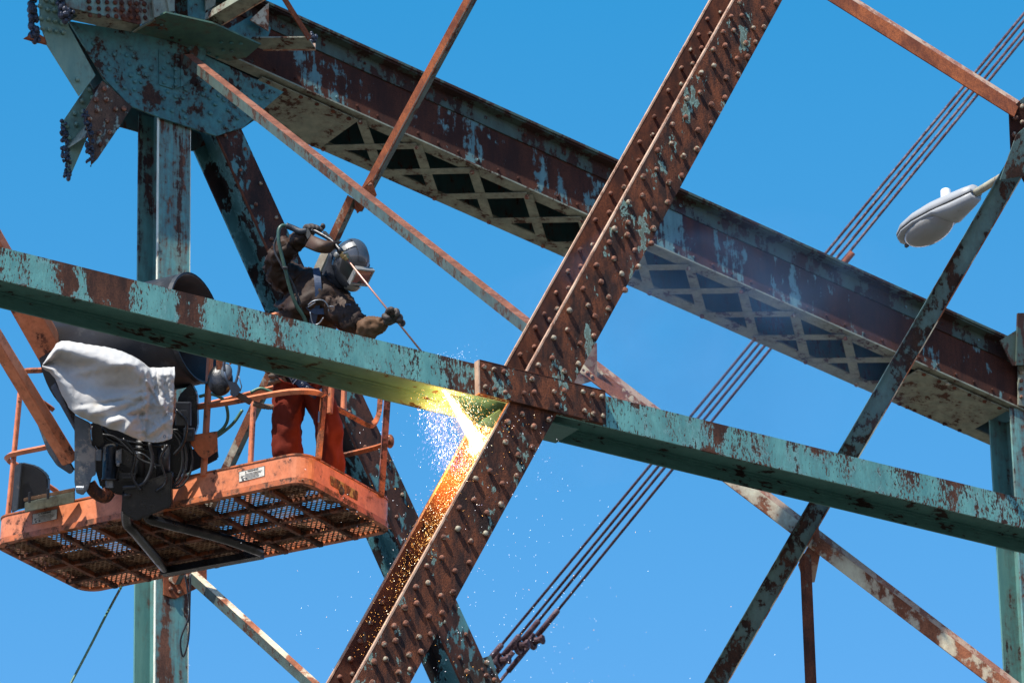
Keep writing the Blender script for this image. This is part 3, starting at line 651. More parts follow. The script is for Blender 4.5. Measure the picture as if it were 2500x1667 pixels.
# ============================================================ TIE RODS
lines = [((2500, 34), (1224, 1574)), ((2500, 51), (1267, 1552)), ((2500, 74), (1314, 1516)), ((2500, 92), (1361, 1490))]
desc = ['leftmost of the four parallel sloping rods in the sky', 'second from left of the four parallel sloping rods', 'third from left of the four parallel sloping rods', 'rightmost of the four parallel rods, with a thick sleeve above the box beam']
for i, ((x0, y0), (x1, y1)) in enumerate(lines):
    d = 51.5 + .12 * i
    ux, uy = (x1 - x0), (y1 - y0); Lp = math.hypot(ux, uy); ux /= Lp; uy /= Lp
    r = thing('tie_rod', desc[i], 'tie rod', V(x1, y1, d), 'sloping tie rods behind the bridge')
    bm = bmesh.new(); tube(bm, [V(x0 - ux * 200, y0 - uy * 200, d), V(x1, y1, d)], .0135, 10); obj('rod', bm, M_rod, r, True)
    e = (x1 + ux * (80 if i == 3 else 62), y1 + uy * (80 if i == 3 else 62))
    bm = bmesh.new(); tube(bm, [V(x1 - ux * 4, y1 - uy * 4, d), V(x1, y1, d), V(e[0], e[1], d)], [.017, .027, .027], 12); obj('sleeve', bm, M_rod, r, True)
    f = (e[0] + ux * 16, e[1] + uy * 16)
    bm = bmesh.new(); cpt = V(f[0], f[1], d); nrm = (N * .8 + T * .5).normalized(); uu = nrm.orthogonal().normalized(); ww = nrm.cross(uu)
    tube(bm, [cpt + (uu * math.cos(t * math.pi / 8) + ww * math.sin(t * math.pi / 8)) * .062 for t in range(16)], .022, 8, closed=True); obj('eye', bm, M_rod, r, True)
    bm = bmesh.new(); tube(bm, [cpt - nrm * .09, cpt + nrm * .09], .032, 10); tube(bm, [cpt + nrm * .085, cpt + nrm * .11], .045, 6); obj('pin', bm, M_rod, r)
    g0 = (f[0] + ux * 18, f[1] + uy * 18); g1 = (f[0] + ux * 95, f[1] + uy * 95); g2 = (f[0] + ux * 260, f[1] + uy * 260)
    bm = bmesh.new(); tube(bm, [V(*g0, d - .05), V(*g1, d - .05)], .026, 10); tube(bm, [V(*g1, d - .05), V(*g2, d - .05)], .016, 10); obj('lower_rod', bm, M_rod, r, True)
    if i == 3:
        bm = bmesh.new(); tube(bm, [V(2082, 616, d), V(2028, 681, d)], .030, 12); obj('sleeve', bm, M_orust, r, True)
# ============================================================ STREET LAMP
dl = dX3 + .75
lamp = thing('street_lamp', 'grey cobra head street lamp with white photocell hanging behind the leaning channel bar', 'street lamp', V(2377, 474, dl))
M_lamp = plain('pale grey painted aluminium', (.33, .345, .36), .5, .0, .12, 9, .05, dirt=(.24, .24, .225))
M_lampd = plain('darker seam', (.08, .08, .08), .6)
lb0, lf0 = V(2378, 474, dl), V(2203, 592, dl + .48)
X_ = (lf0 - lb0); Ll = X_.length; X_.normalize(); Y_ = Z.cross(X_).normalized(); Z_ = X_.cross(Y_)
def loft(bm, secs, seg=24):
    rings = []
    for s, cy, hw, top, bot in secs:
        ring = []
        for k in range(seg):
            t = 2 * math.pi * k / seg; c, sn = math.cos(t), math.sin(t)
            ex = .8
            yy = 1.2 * hw * math.copysign(abs(c) ** ex, c); zz = 1.22 * (top if sn >= 0 else bot) * math.copysign(abs(sn) ** ex, sn)
            ring.append(bm.verts.new(lb0 + X_ * (s * Ll) + Y_ * yy + Z_ * (zz + cy)))
        rings.append(ring)
    for a, b in zip(rings, rings[1:]):
        for k in range(seg): bm.faces.new((a[k], a[(k + 1) % seg], b[(k + 1) % seg], b[k]))
    bm.faces.new(rings[0]); bm.faces.new(rings[-1])
    return bm
up_secs = [(-.03, 0, .048, .052, .004), (.08, 0, .062, .066, .004), (.25, 0, .088, .078, .004), (.45, 0, .118, .084, .004), (.65, 0, .135, .078, .004), (.82, 0, .125, .062, .004), (.93, 0, .09, .04, .004), (.985, 0, .045, .018, .004), (1.0, 0, .012, .004, .003)]
obj('housing', loft(bmesh.new(), up_secs), M_lamp, lamp, True)
lo_secs = [(-.02, -.012, .044, .004, .040), (.08, -.012, .058, .004, .052), (.22, -.012, .078, .004, .058), (.36, -.012, .105, .004, .056), (.42, -.012, .112, .004, .030), (.65, -.012, .131, .004, .024), (.82, -.012, .121, .004, .020), (.93, -.012, .086, .004, .014), (.99, -.012, .03, .003, .006)]
door = obj('lower_door', loft(bmesh.new(), lo_secs), M_lamp, lamp, True)
sm_secs = [(s, -.007, w * 1.02, .003, .003) for s, c, w, t, b in lo_secs]
obj('gasket', loft(bmesh.new(), sm_secs), M_lampd, lamp, True)
mt, tr, n, b, l = newmat('ribbed lamp glass'); b.inputs['Base Color'].default_value = (.36, .36, .35, 1); b.inputs['Roughness'].default_value = .12; b.inputs['Transmission Weight'].default_value = .35
tc = n.new('ShaderNodeNewGeometry'); wv = n.new('ShaderNodeTexNoise'); wv.inputs['Scale'].default_value = 60; l.new(tc.outputs['Position'], wv.inputs['Vector']); bp = n.new('ShaderNodeBump'); bp.inputs['Strength'].default_value = .4; bp.inputs['Distance'].default_value = .003; l.new(wv.outputs[0], bp.inputs['Height']); l.new(bp.outputs[0], b.inputs['Normal'])
bm = bmesh.new(); Mx = basis(X_, Y_, Z_, lb0 + X_ * (.63 * Ll) - Z_ * .03)
bmesh.ops.create_uvsphere(bm, u_segments=28, v_segments=16, radius=1, matrix=Mx @ Matrix.Diagonal((.225, .140, .100, 1)))
bmesh.ops.bisect_plane(bm, geom=bm.verts[:] + bm.edges[:] + bm.faces[:], plane_co=Mx.translation, plane_no=Z_, clear_outer=True)
obj('glass_bowl', bm, mt, lamp, True)
bm = bmesh.new(); c = lb0 + X_ * (.36 * Ll) + Z_ * .085; tube(bm, [c, c + Z * .012, c + Z * .085, c + Z * .095], [.042, .040, .037, .026], 18); obj('photocell', bm, plain('white plastic', (.85, .85, .84), .4, var=.05, bump=0), lamp)
bm = bmesh.new(); rbox(bm, basis(X_, Y_, Z_, lb0 + X_ * (.95 * Ll) - Z_ * .045), .03, .02, .025, .003); obj('latch', bm, M_lampd, lamp)
bm = bmesh.new(); rbox(bm, basis(X_, Y_, Z_, lb0 + X_ * (.14 * Ll) + Z_ * .075), .03, .03, .02, .004); obj('bolt', bm, M_lamp, lamp)
bm = bmesh.new(); tube(bm, smoothpath([lb0 - X_ * .02 - Z_*0, lb0 + (V(2450, 430, dl - .3) - lb0), V(2500, 402, dn + .09)], 5), .028, 14); obj('lamp_arm', bm, weathered('cream weathered tube', (.42, .40, .30), .3, seed=14), lamp, True)
# ============================================================ BOOM LIFT
M_or = weathered('orange lift paint, scuffed', (.66, .225, .105), .23, (.54, .165, .07), r1=(.08, .03, .02), r2=(.30, .10, .05), sc=7, streak=.8, fine=6, seed=110, bump=.25, rough=.42, grime=.5)
M_or2 = weathered('worn orange lift paint', (.52, .145, .05), .42, (.40, .105, .035), r1=(.09, .04, .025), r2=(.26, .10, .05), sc=9, streak=.9, fine=6, seed=113, bump=.3, rough=.45, grime=.6)
M_ordk = weathered('dark orange underside steel', (.20, .05, .015), .5, (.13, .035, .012), r1=(.03, .014, .01), r2=(.08, .03, .015), sc=9, seed=115, rough=.6)  # darker orange than the rest of the lift
M_blk = plain('black greasy steel', (.007, .008, .010), .30, 0, .4, 14, .5, .5, dirt=(.035, .032, .028))
M_blk2 = plain('dull black plastic', (.022, .024, .028), .5, 0, .3, 10, .2)
M_slate = plain('slate grey dusty bracket', (.10, .12, .14), .5, 0, .3, 12, .4, dirt=(.28, .25, .22))
M_hose = plain('green hose', (.09, .20, .12), .4, 0, .3, 30, .1)
M_rub = plain('black rubber tube', (.020, .021, .024), .5, 0, .35, 5, .35, dirt=(.05, .05, .05))
M_zinc = plain('zinc plated hardware', (.22, .24, .27), .35, .6, .2, 20, .2)
FZ = V(741, 1168, 37.25).z
c00 = hitz(741, 1168, FZ); cL = hitz(-22, 1327, FZ + .14)
e2 = 0.0      # the platform hangs a little out of level
for _ in range(60):
    cR = hitz(965, 1293, FZ + e2); q = (cL - c00).normalized().dot((cR - c00).normalized()); e2 -= q * .3
av = (cL - c00); LA = av.length; av.normalize(); bv = cR - c00; LB = bv.length; bv.normalize(); ZV = bv.cross(av); ZV = ZV if ZV.z > 0 else -ZV
print('basket', LA, LB, 'e2', e2, 'up', ZV)
def K(s, t, h): return c00 + av * s + bv * t + ZV * h
lift = thing('boom_lift', 'orange man lift basket with mesh floor and boom, carrying the worker under the beam', 'lift', K(LA / 2, LB / 2, 0))
def rrect(inset, h, rad=.13, seg=7):
    pts = []
    x0, y0, x1, y1 = inset, inset, LA - inset, LB - inset; r = rad - inset if rad > inset else .01
    for cx, cy, a0 in ((x0 + r, y0 + r, 180), (x1 - r, y0 + r, 270), (x1 - r, y1 - r, 0), (x0 + r, y1 - r, 90)):
        for k in range(seg + 1):
            a = R(a0 + 90 * k / seg); pts.append(K(cx + r * math.cos(a), cy + r * math.sin(a), h))
    return pts
def ringwall(bm, i0, i1, h0, h1):
    a, b, c, d = rrect(i0, h0), rrect(i0, h1), rrect(i1, h1), rrect(i1, h0)
    rs = [[bm.verts.new(p) for p in q] for q in (a, b, c, d)]; k = len(a)
    for q in range(4):
        A, B = rs[q], rs[(q + 1) % 4]
        for i in range(k): bm.faces.new((A[i], A[(i + 1) % k], B[(i + 1) % k], B[i]))
KH = .185
bm = bmesh.new(); ringwall(bm, .006, .011, .03, KH); kp = obj('kick_plate', bm, M_or, lift)
bm = bmesh.new(); ringwall(bm, -.003, .04, -.012, .028); obj('base_frame', bm, M_or2, lift)
bm = bmesh.new(); ringwall(bm, .0, .016, KH + .0005, KH + .012); obj('top_lip', bm, M_or2, lift)
# expanded metal floor
bm = bmesh.new(); sp_x, sp_y = .042, .052; wds = .0058
def strand(s0, t0, s1, t1):
    d = Vector((s1 - s0, t1 - t0)); n_ = Vector((-d.y, d.x)).normalized() * wds
    slab(bm, [K(s0 + n_.x, t0 + n_.y, .004), K(s1 + n_.x, t1 + n_.y, .004), K(s1 - n_.x, t1 - n_.y, .004), K(s0 - n_.x, t0 - n_.y, .004)], ZV * .004)
kk = sp_y / sp_x
u = -LB / kk
while u < LA:
    # line s = u + t/kk
    s0, t0 = max(u, .02), 0; t0 = (s0 - u) * kk; s1 = min(u + LB / kk, LA - .02); t1 = (s1 - u) * kk
    if t1 - t0 > .03: strand(s0, max(t0, .02), s1, min(t1, LB - .02)); strand(s0, LB - max(t0, .02), s1, LB - min(t1, LB - .02))
    u += sp_x * 1.0
o = obj('mesh_floor', bm, weathered('floor mesh steel', (.34, .22, .14), .4, (.25, .12, .06), r1=(.08, .04, .025), r2=(.2, .09, .05), sc=9, seed=118), lift, recalc=False)
# floor bearers, one part each
ns = 8
for i in range(1, ns + 1):
    s = LA * i / (ns + 1); bm = bmesh.new(); bar(bm, K(s, .04, -.008), K(s, LB - .04, -.008), ZV, -.016, .016, -.028, 0); obj('floor_bearer', bm, M_ordk, lift)
for j in (1, 2, 3):
    t = LB * j / 4; bm = bmesh.new(); bar(bm, K(.04, t, -.008), K(LA - .04, t, -.008), ZV, -.018, .018, -.026, -.001); obj('floor_bearer', bm, M_ordk, lift)
# corner floor pan under the worker and decks
bm = bmesh.new(); slab(bm, [K(.05, .05, .010), K(.42, .05, .010), K(.42, .22, .010), K(.05, .22, .010)], ZV * .004); obj('floor_plate', bm, M_ordk, lift)
for s0, s1, t0, t1 in ((1.05, 1.75, .10, .62), (LA - .62, LA - .1, .42, .9), (1.2, 1.95, .66, .98), (.10, .34, .62, .95), (LA - .4, LA - .1, .1, .3), (.5, .95, .72, .98), (.9, 1.04, .1, .5)):
    bm = bmesh.new(); slab(bm, [K(s0, t0, .012), K(s1, t0, .012), K(s1, t1, .012), K(s0, t1, .012)], ZV * .006); obj('floor_plate', bm, M_ordk, lift)
# rails
def rail(name, pts, r=.017, mat=None, sub=6):
    bm = bmesh.new(); tube(bm, smoothpath(pts, sub), r * 1.28, 4); return obj(name, bm, mat or M_or, lift, False)
def px2K(x, y, t=None, s=None):
    """pixel -> (s,t,h) on the plane t=const or s=const"""
    if t is not None: p = hitp(x, y, K(0, t, 0), bv)
    else: p = hitp(x, y, K(s, 0, 0), av)
    q = p - c00; return (q.dot(av), q.dot(bv), q.z)

def KP(x, y, t=None, s=None, h=None):
    if t is not None: return hitp(x, y, K(0, t, 0), bv)
    if s is not None: return hitp(x, y, K(s, 0, 0), av)
    return hitp(x, y, K(0, 0, h), ZV)
def sq(name, a, b, w=.032, mat=None, tw=0):
    bm = bmesh.new(); d = (b - a).normalized(); nrm = (-bv + av * tw).normalized(); bar(bm, a, b, nrm, -w / 2, w / 2, -w / 2, w / 2)
    bmesh.ops.bevel(bm, geom=bm.edges[:], offset=.004, segments=2, affect='EDGES'); return obj(name, bm, mat or M_or, lift)
# posts
sq('rail_post', KP(777, 1122, s=0), KP(809, 766, s=0), .036, M_or2, .5)
sq('rail_post', KP(497, 1162, t=0), KP(514, 850, t=0), .036, None, .3)
sq('rail_post', KP(805, 1010, t=.16), KP(812, 905, t=.16), .032, M_or2)
sq('rail_post', KP(18, 1275, t=.05), KP(51, 940, t=.05), .030, None, .3)
sq('rail_post', KP(930, 1212, s=0), KP(947, 955, s=0) , .040, M_or2, .9)
sq('rail_post', KP(838, 1010, t=LB-.1), KP(842, 915, t=LB-.1), .032)
sq('rail_post', K(1.2, LB - .03, KH), K(1.2, LB - .03, 1.15), .032)
# rails
rail('mid_rail', [KP(190, 1047, t=0), KP(427, 1002, t=0), KP(560, 982, t=0), KP(680, 960, t=0), KP(735, 955, t=.0), KP(772, 958, s=.0), KP(795, 967, s=.0)], .0175)
rail('mid_rail', [KP(800, 984, s=0), KP(850, 1011, s=0), KP(895, 1035, s=0), KP(912, 1034, s=0), KP(924, 1012, s=0), KP(928, 975, s=0), KP(930, 925, s=0)], .018, M_or2)
tr = KP(735, 765, t=0)
rail('top_rail', [K(1.3, 0, 1.21), KP(600, 790, t=0), KP(680, 768, t=0), KP(735, 760, t=0), KP(778, 763, s=0), KP(806, 774, s=0)], .0185, None)
rail('top_rail', [KP(806, 776, s=0.01), KP(797, 787, s=.06), KP(765, 790, s=.15), KP(735, 796, s=.3)], .016, M_or2)
rail('top_rail', [KP(806, 780, s=0), KP(830, 800, s=0), KP(845, 795, s=0), KP(868, 800, s=0), KP(905, 850, s=0), KP(940, 905, s=0)], .017, M_or2)
rail('far_rail', [KP(470, 994, t=LB), KP(492, 990, t=LB), KP(682, 943, t=LB), KP(940, 880, t=LB)], .016)
rail('far_rail', [KP(300, 1232, t=LB), KP(600, 1166, t=LB), KP(831, 1113, t=LB), KP(933, 1087, t=LB), KP(947, 1070, t=LB - .05)], .016, M_or2)
rail('left_rail', [KP(150, 893, t=0), KP(106, 903, t=0), KP(60, 906, t=.0), KP(40, 918, t=.05), KP(48, 936, t=.2), KP(77, 962, t=.4), KP(130, 1000, t=.6)], .0165, M_or2)
rail('left_rail', [KP(160, 1080, t=0), KP(110, 1092, t=0), KP(50, 1104, t=.0), KP(22, 1112, t=.03), KP(20, 1124, t=.1), KP(50, 1140, t=.3), KP(140, 1200, t=.7)], .0165)
bm = bmesh.new(); ball(bm, KP(952, 1077, t=LB), .030, (1, .8, 1.7)); obj('rail_knob', bm, M_or2, lift, True)
bm = bmesh.new(); rbox(bm, basis(av, bv, ZV, KP(787, 957, s=.0) - bv * .02), .02, .012, .035, .006); rbox(bm, basis(av, bv, ZV, KP(783, 1020, s=0) - bv * .02), .01, .012, .08, .003); obj('latch', bm, M_zinc, lift)
# ---- boom arms
def arm(name, A, B, w, r, mat, dep=.10):
    bm = bmesh.new(); a, v, nn = frame(A, B, VW); v = v if v.dot(rgt) > 0 else -v
    prof = [(-w / 2, -.055), (r, 0), (w / 2, -.045), (w / 2, -dep), (-w / 2, -dep)]
    slab(bm, [A + v * p + nn * q for p, q in prof], B - A)
    bmesh.ops.bevel(bm, geom=bm.edges[:], offset=.005, segments=2, affect='EDGES')
    return obj(name, bm, mat, lift)
arm('boom_arm', V(-75, 725, 37.2), V(172, 1132, 37.55), .115, .012, M_or)
arm('boom_arm', V(-125, 420, 37.5), V(150, 905, 38.0), .205, .065, M_or)
def vs(name, px, d, t, mat, bev=.004, parent=None, dd=0):
    bm = bmesh.new(); slab(bm, [V(x, y, d) for x, y in px], -VW * t)
    if bev: bmesh.ops.bevel(bm, geom=bm.edges[:], offset=bev, segments=2, affect='EDGES')
    return obj(name, bm, mat, parent or lift)
def cq(l): return [(x / 4.704, 900 + y / 4.704) for x, y in l]
vs('mount_bracket', cq([(855,530),(1030,620),(1045,880),(1100,915),(1095,1220),(1045,1240),(1010,1380),(950,1450),(875,1425),(855,1300)]), 37.50, .05, M_slate)
vs('mount_bracket', cq([(1060,600),(1160,640),(1200,850),(1130,900),(1060,870)]), 37.62, .05, M_blk)
for k_, (pts, r__) in enumerate((([(300, 1070), (330, 1110), (322, 1160), (345, 1200)], .010), ([(365, 1080), (372, 1130), (350, 1180), (300, 1190)], .012), ([(410, 1085), (392, 1120), (405, 1175), (380, 1200)], .009), ([(250, 1060), (285, 1070), (340, 1120), (400, 1140)], .008), ([(430, 1000), (455, 1030), (448, 1080), (425, 1110)], .011))):
    bm = bmesh.new(); tube(bm, smoothpath([V(x, y, 37.55 + .01 * k_) for x, y in pts], 6), r__, 8); obj('hydraulic_hose', bm, M_blk2 if k_ % 2 else M_blk, lift, True)
for x, y, w_, h_ in ((448, 1010, .10, .16), (462, 1060, .07, .09), (310, 1165, .12, .05), (360, 1060, .10, .05)):
    bm = bmesh.new(); rbox(bm, basis(rgt, VW, upv, V(x, y, 37.68)), w_, .12, h_, .008); rbox(bm, basis(rgt, VW, upv, V(x, y, 37.60)), w_ * .5, .02, h_ * .3, .003); obj('valve_block', bm, M_blk2, lift)
bm = bmesh.new(); d_ = 37.6; tube(bm, [V(270, 1083, d_), V(271, 1090, d_), V(271, 1091, d_), V(269, 1165, d_), V(269, 1166, d_), V(269, 1173, d_)], [.035, .050, .052, .052, .058, .058], 22); obj('rotator_cylinder', bm, M_blk, lift, True)
bm = bmesh.new(); tube(bm, [V(268, 1173, d_), V(268, 1190, d_)], .028, 8); obj('cylinder_nut', bm, M_zinc, lift)
vs('valve_block', cq([(1330,945),(1395,915),(1395,1085),(1328,1090)]), 37.5, .09, M_slate, .003)  # lit face of a small block, its light put into the grey
vs('valve_block', cq([(1400,915),(1520,990),(1515,1150),(1400,1085)]), 37.55, .09, M_blk, .003)  # dark side of the same block, its shade put into the black
vs('valve_block', cq([(1097,932),(1165,925),(1160,1058),(1097,1052)]), 37.46, .03, M_slate, .003)
bm = bmesh.new(); tube(bm, [V(285, 1131, 37.5), V(292, 1132, 37.5)], .018, 8); tube(bm, [V(186, 1193, 37.46), V(205, 1193, 37.46)], .022, 10); obj('pivot_bolt', bm, M_zinc, lift)
bm = bmesh.new(); tube(bm, smoothpath([V(218, 1180, 37.6), V(232, 1200, 37.6), V(255, 1212, 37.62), V(266, 1200, 37.64)], 5), .045, 16); obj('pivot_tube', bm, M_ordk, lift, True)
vs('mast_body', [(222,1030),(300,1056),(418,1072),(436,965),(466,935),(480,960),(482,1040),(470,1072),(455,1105),(445,1160),(430,1178),(330,1215),(280,1205),(245,1190),(225,1120)], 37.85, .22, M_blk, .012)
vs('mast_body', [(300,1195),(420,1150),(418,1236),(330,1272),(296,1250)], 37.6, .18, M_blk, .01)
bm = bmesh.new(); tube(bm, [V(400, 1085, 37.75), V(398, 1170, 37.75)], .045, 18); tube(bm, [V(345, 1075, 37.75), V(340, 1165, 37.75)], .035, 18); obj('hydraulic_cylinder', bm, M_blk2, lift, True)
hp_ = [V(425 + 45 * math.cos(t * math.pi / 9), 1120 + 72 * math.sin(t * math.pi / 9), 37.72) for t in range(-5, 6)]
for o_ in (0, -14, -24):
    bm = bmesh.new(); tube(bm, [p + rgt * o_ * .0027 for p in hp_], .008, 8); obj('hydraulic_hose', bm, M_blk2, lift, True)
for pts in ([(235, 1045), (262, 1072), (310, 1092), (370, 1100)], [(240, 1035), (270, 1066), (320, 1080), (400, 1090)], [(226, 1040), (230, 1075), (250, 1105)]):
    bm = bmesh.new(); tube(bm, smoothpath([V(x, y, 37.68) for x, y in pts]), .013, 8); obj('hydraulic_hose', bm, M_blk, lift, True)
bm = bmesh.new(); tube(bm, smoothpath([V(325, 1107, 37.6), V(345, 1106, 37.58), V(365, 1120, 37.6), V(381, 1143, 37.6)]), .0035, 6); obj('loose_wire', bm, M_zinc, lift, True)
vs('guard_panel', cq([(337,410),(392,358),(560,690),(850,1165),(805,1212),(650,1110),(545,955),(430,640)]), 38.0, .05, M_slate, .006)
vs('guard_panel', cq([(392,340),(470,470),(860,1160),(850,1170),(560,700),(385,365)]), 37.96, .03, M_blk, .003)
vs('guard_panel', cq([(575,212),(640,155),(700,290),(860,640),(860,720),(760,540)]), 38.0, .04, M_slate, .006)
vs('guard_panel', cq([(645,150),(700,170),(860,520),(860,640),(700,285)]), 37.97, .06, M_blk, .006)
vs('control_box', [(38,1138),(48,1129),(84,1137),(104,1150),(117,1166),(116,1208),(118,1222),(58,1236),(26,1250)], 38.25, .20, M_blk2, .012)
vs('control_box', [(36,1138),(50,1128),(54,1130),(44,1244),(28,1252)], 38.20, .04, M_slate, .006)
vs('tool_tray', [(60,1226),(182,1198),(182,1226),(60,1250)], 38.2, .05, M_cream, .004)
vs('wooden_plank', [(57,1216),(182,1190),(183,1199),(58,1224)], 38.12, .05, plain('weathered wood', (.30, .17, .09), .8, var=.5, sc=20, bump=.5, dirt=(.05, .03, .02)), .003)
bm = bmesh.new()
for x in (72, 117): rbox(bm, basis(rgt, VW, upv, V(x, 1214 - (x - 72) * .2, 38.08)), .018, .012, .07, .003)
obj('plank_strap', bm, M_blk2, lift)
vs('bracket_plate', [(464,1062),(530,1052),(532,1100),(500,1122),(486,1112),(465,1085)], 37.72, .02, M_or2, .003)
vs('pipe_clamp', [(440,1160),(455,1105),(490,1085),(530,1095),(533,1120),(510,1132),(470,1150)], 38.0, .10, M_blk2, .01)
# black carrier pipes under the floor
def KF(x, y, h): return KP(x, y, h=h)
for pts, r in (([(311, 1205, .0), (308, 1270, -.05), (330, 1300, -.08), (402, 1386, -.08)], .033), ([(362, 1235, .0), (362, 1262, -.05), (395, 1275, -.08), (540, 1312, -.08), (636, 1346, -.08)], .035)):
    bm = bmesh.new(); tube(bm, smoothpath([KF(x, y, h) for x, y, h in pts], 5), r, 14); obj('carrier_pipe', bm, M_blk, lift, True)
bm = bmesh.new(); bar(bm, KF(398, 1388, -.06), KF(640, 1344, -.06), ZV, -.03, .03, -.05, 0); obj('carrier_beam', bm, M_blk, lift)
for x, y in ((246, 1283), (640, 1325), (478, 1282)):
    bm = bmesh.new(); p = KF(x, y, -.034); rbox(bm, basis(av, bv, ZV, p), .16, .06, .008, .002); obj('tie_plate', bm, M_ordk, lift)
# stickers
M_stk = plain('dirty white sticker', (.62, .60, .54), .5, var=.15, sc=40, dirt=(.35, .30, .24)); M_ink = plain('black print', (.02, .02, .02), .6, bump=0)
def sticker(px, lines=True):
    a, b, c, d = [KP(x, y, t=.006) - bv * .0022 for x, y in px]
    bm = bmesh.new(); slab(bm, [a, b, c, d], -bv * .0012); s = obj('warning_sticker', bm, M_stk, kp)
    X = (b - a); w = X.length; X.normalize(); Y = (a - d); h = Y.length; Y.normalize(); o = d - bv * .0026
    bm = bmesh.new()
    for i in range(5):
        y = h * (.60 - .12 * i); x0 = w * (.10 if i % 2 else .25); x1 = w * random.uniform(.75, .93)
        slab(bm, [o + X * x0 + Y * y, o + X * x1 + Y * y, o + X * x1 + Y * (y + h * .035), o + X * x0 + Y * (y + h * .035)], -bv * .0006)
    for q0, q1, r0, r1 in ((0, 1, 0, .025), (0, 1, .975, 1), (0, .012, .03, .97), (.988, 1, .03, .97)):
        slab(bm, [o + X * w * q0 + Y * h * r0, o + X * w * q1 + Y * h * r0, o + X * w * q1 + Y * h * r1, o + X * w * q0 + Y * h * r1], -bv * .0005)
    for cx, cy in ((.12, .42), (.16, .15), (.30, .18)):
        slab(bm, [o + X * w * (cx - .05) + Y * h * (cy - .07), o + X * w * (cx + .05) + Y * h * (cy - .07), o + X * w * cx + Y * h * (cy + .09)], -bv * .0007)
    # warning triangle
    tx = w * .27; ty = h * .76; tt = h * .15
    slab(bm, [o + X * (tx - tt * .6) + Y * ty, o + X * (tx + tt * .6) + Y * ty, o + X * tx + Y * (ty + tt)], -bv * .0006)
    obj('sticker_print', bm, M_ink, kp)
    cu_ = bpy.data.curves.new('t', 'FONT'); cu_.body = 'WARNING'; cu_.size = h * .25; cu_.offset = .0006
    tmp = bpy.data.objects.new('t', cu_); C.objects.link(tmp); dg = bpy.context.evaluated_depsgraph_get(); dg.update()
    me = bpy.data.meshes.new_from_object(tmp.evaluated_get(dg)); bpy.data.objects.remove(tmp)
    bm = bmesh.new(); bm.from_mesh(me); bm.transform(basis(X, Y, -bv, o - bv * .0006 + X * (w * .33) + Y * (h * .76))); obj('sticker_text', bm, M_ink, kp)
sticker([(80, 1255), (141, 1242), (139, 1267), (79, 1280)]); sticker([(584, 1152), (647, 1137), (646, 1161), (584, 1177)])
bm = bmesh.new(); slab(bm, [KP(x, y, s=.005) - av * .002 for x, y in [(806, 1160), (874, 1200), (872, 1222), (808, 1184)]], -av * .001)
obj('worn_sticker', bm, weathered('worn yellow sticker', (.42, .30, .07), .55, (.30, .2, .05), r1=(.05, .03, .02), r2=(.30, .10, .035), sc=14, seed=131), kp)
# ---- rubber tube and canvas
tb = thing('rubber_tube', 'wide black rubber tube lying in the lift basket, open end showing above the beam', 'tube', V(330, 960, 38.2))
ta, tb_ = V(481, 800, 37.95), V(160, 872, 38.35)
def hollow(bm, p0, p1, r, t, seg=40, gap=0):
    ax = (p1 - p0).normalized(); u = ax.orthogonal().normalized(); u = (upv - ax * upv.dot(ax)).normalized(); w = ax.cross(u); rs = []
    for p, rr in ((p0, r), (p1, r), (p1, r - t), (p0, r - t)):
        rs.append([bm.verts.new(p + (u * math.cos(2 * math.pi * k / seg) + w * math.sin(2 * math.pi * k / seg)) * rr) for k in range(seg)])
    for i in range(4):
        A, B = rs[i], rs[(i + 1) % 4]
        for k in range(seg): bm.faces.new((A[k], A[(k + 1) % seg], B[(k + 1) % seg], B[k]))
bm = bmesh.new(); hollow(bm, ta, tb_, .375, .012); obj('tube_wall', bm, M_rub, tb, True)
bm = bmesh.new(); ax = (tb_ - ta).normalized(); hollow(bm, ta - ax * .004, ta + ax * .03, .379, .006); obj('rim_band', bm, M_blk2, tb)
cl_top = [(106, 888), (128, 856), (150, 833), (210, 841), (270, 850), (320, 868), (348, 884), (366, 897), (398, 898), (427, 897)]
cl_bot = [(104, 897), (132, 920), (146, 950), (160, 978), (184, 1010), (236, 1034), (300, 1056), (345, 1075), (385, 1080), (420, 1070)]
def samp(pl, u):
    q = u * (len(pl) - 1); i = min(int(q), len(pl) - 2); f = q - i; return pl[i][0] * (1 - f) + pl[i + 1][0] * f, pl[i][1] * (1 - f) + pl[i + 1][1] * f
cl_top = [(p.x, p.y) for p in smoothpath([Vector((x, y, 0)) for x, y in cl_top], 4)]; cl_bot = [(p.x, p.y) for p in smoothpath([Vector((x, y, 0)) for x, y in cl_bot], 4)]
bm = bmesh.new(); NU, NV = 130, 90; gv = []
def ridge(x, y, x0, y0, x1, y1, wd, amp):
    dx, dy = x1 - x0, y1 - y0; L2 = dx * dx + dy * dy; t = max(0, min(1, ((x - x0) * dx + (y - y0) * dy) / L2)); dd = math.hypot(x - x0 - t * dx, y - y0 - t * dy)
    return amp * (1 - t * .55) * math.exp(-(dd / wd) ** 2)
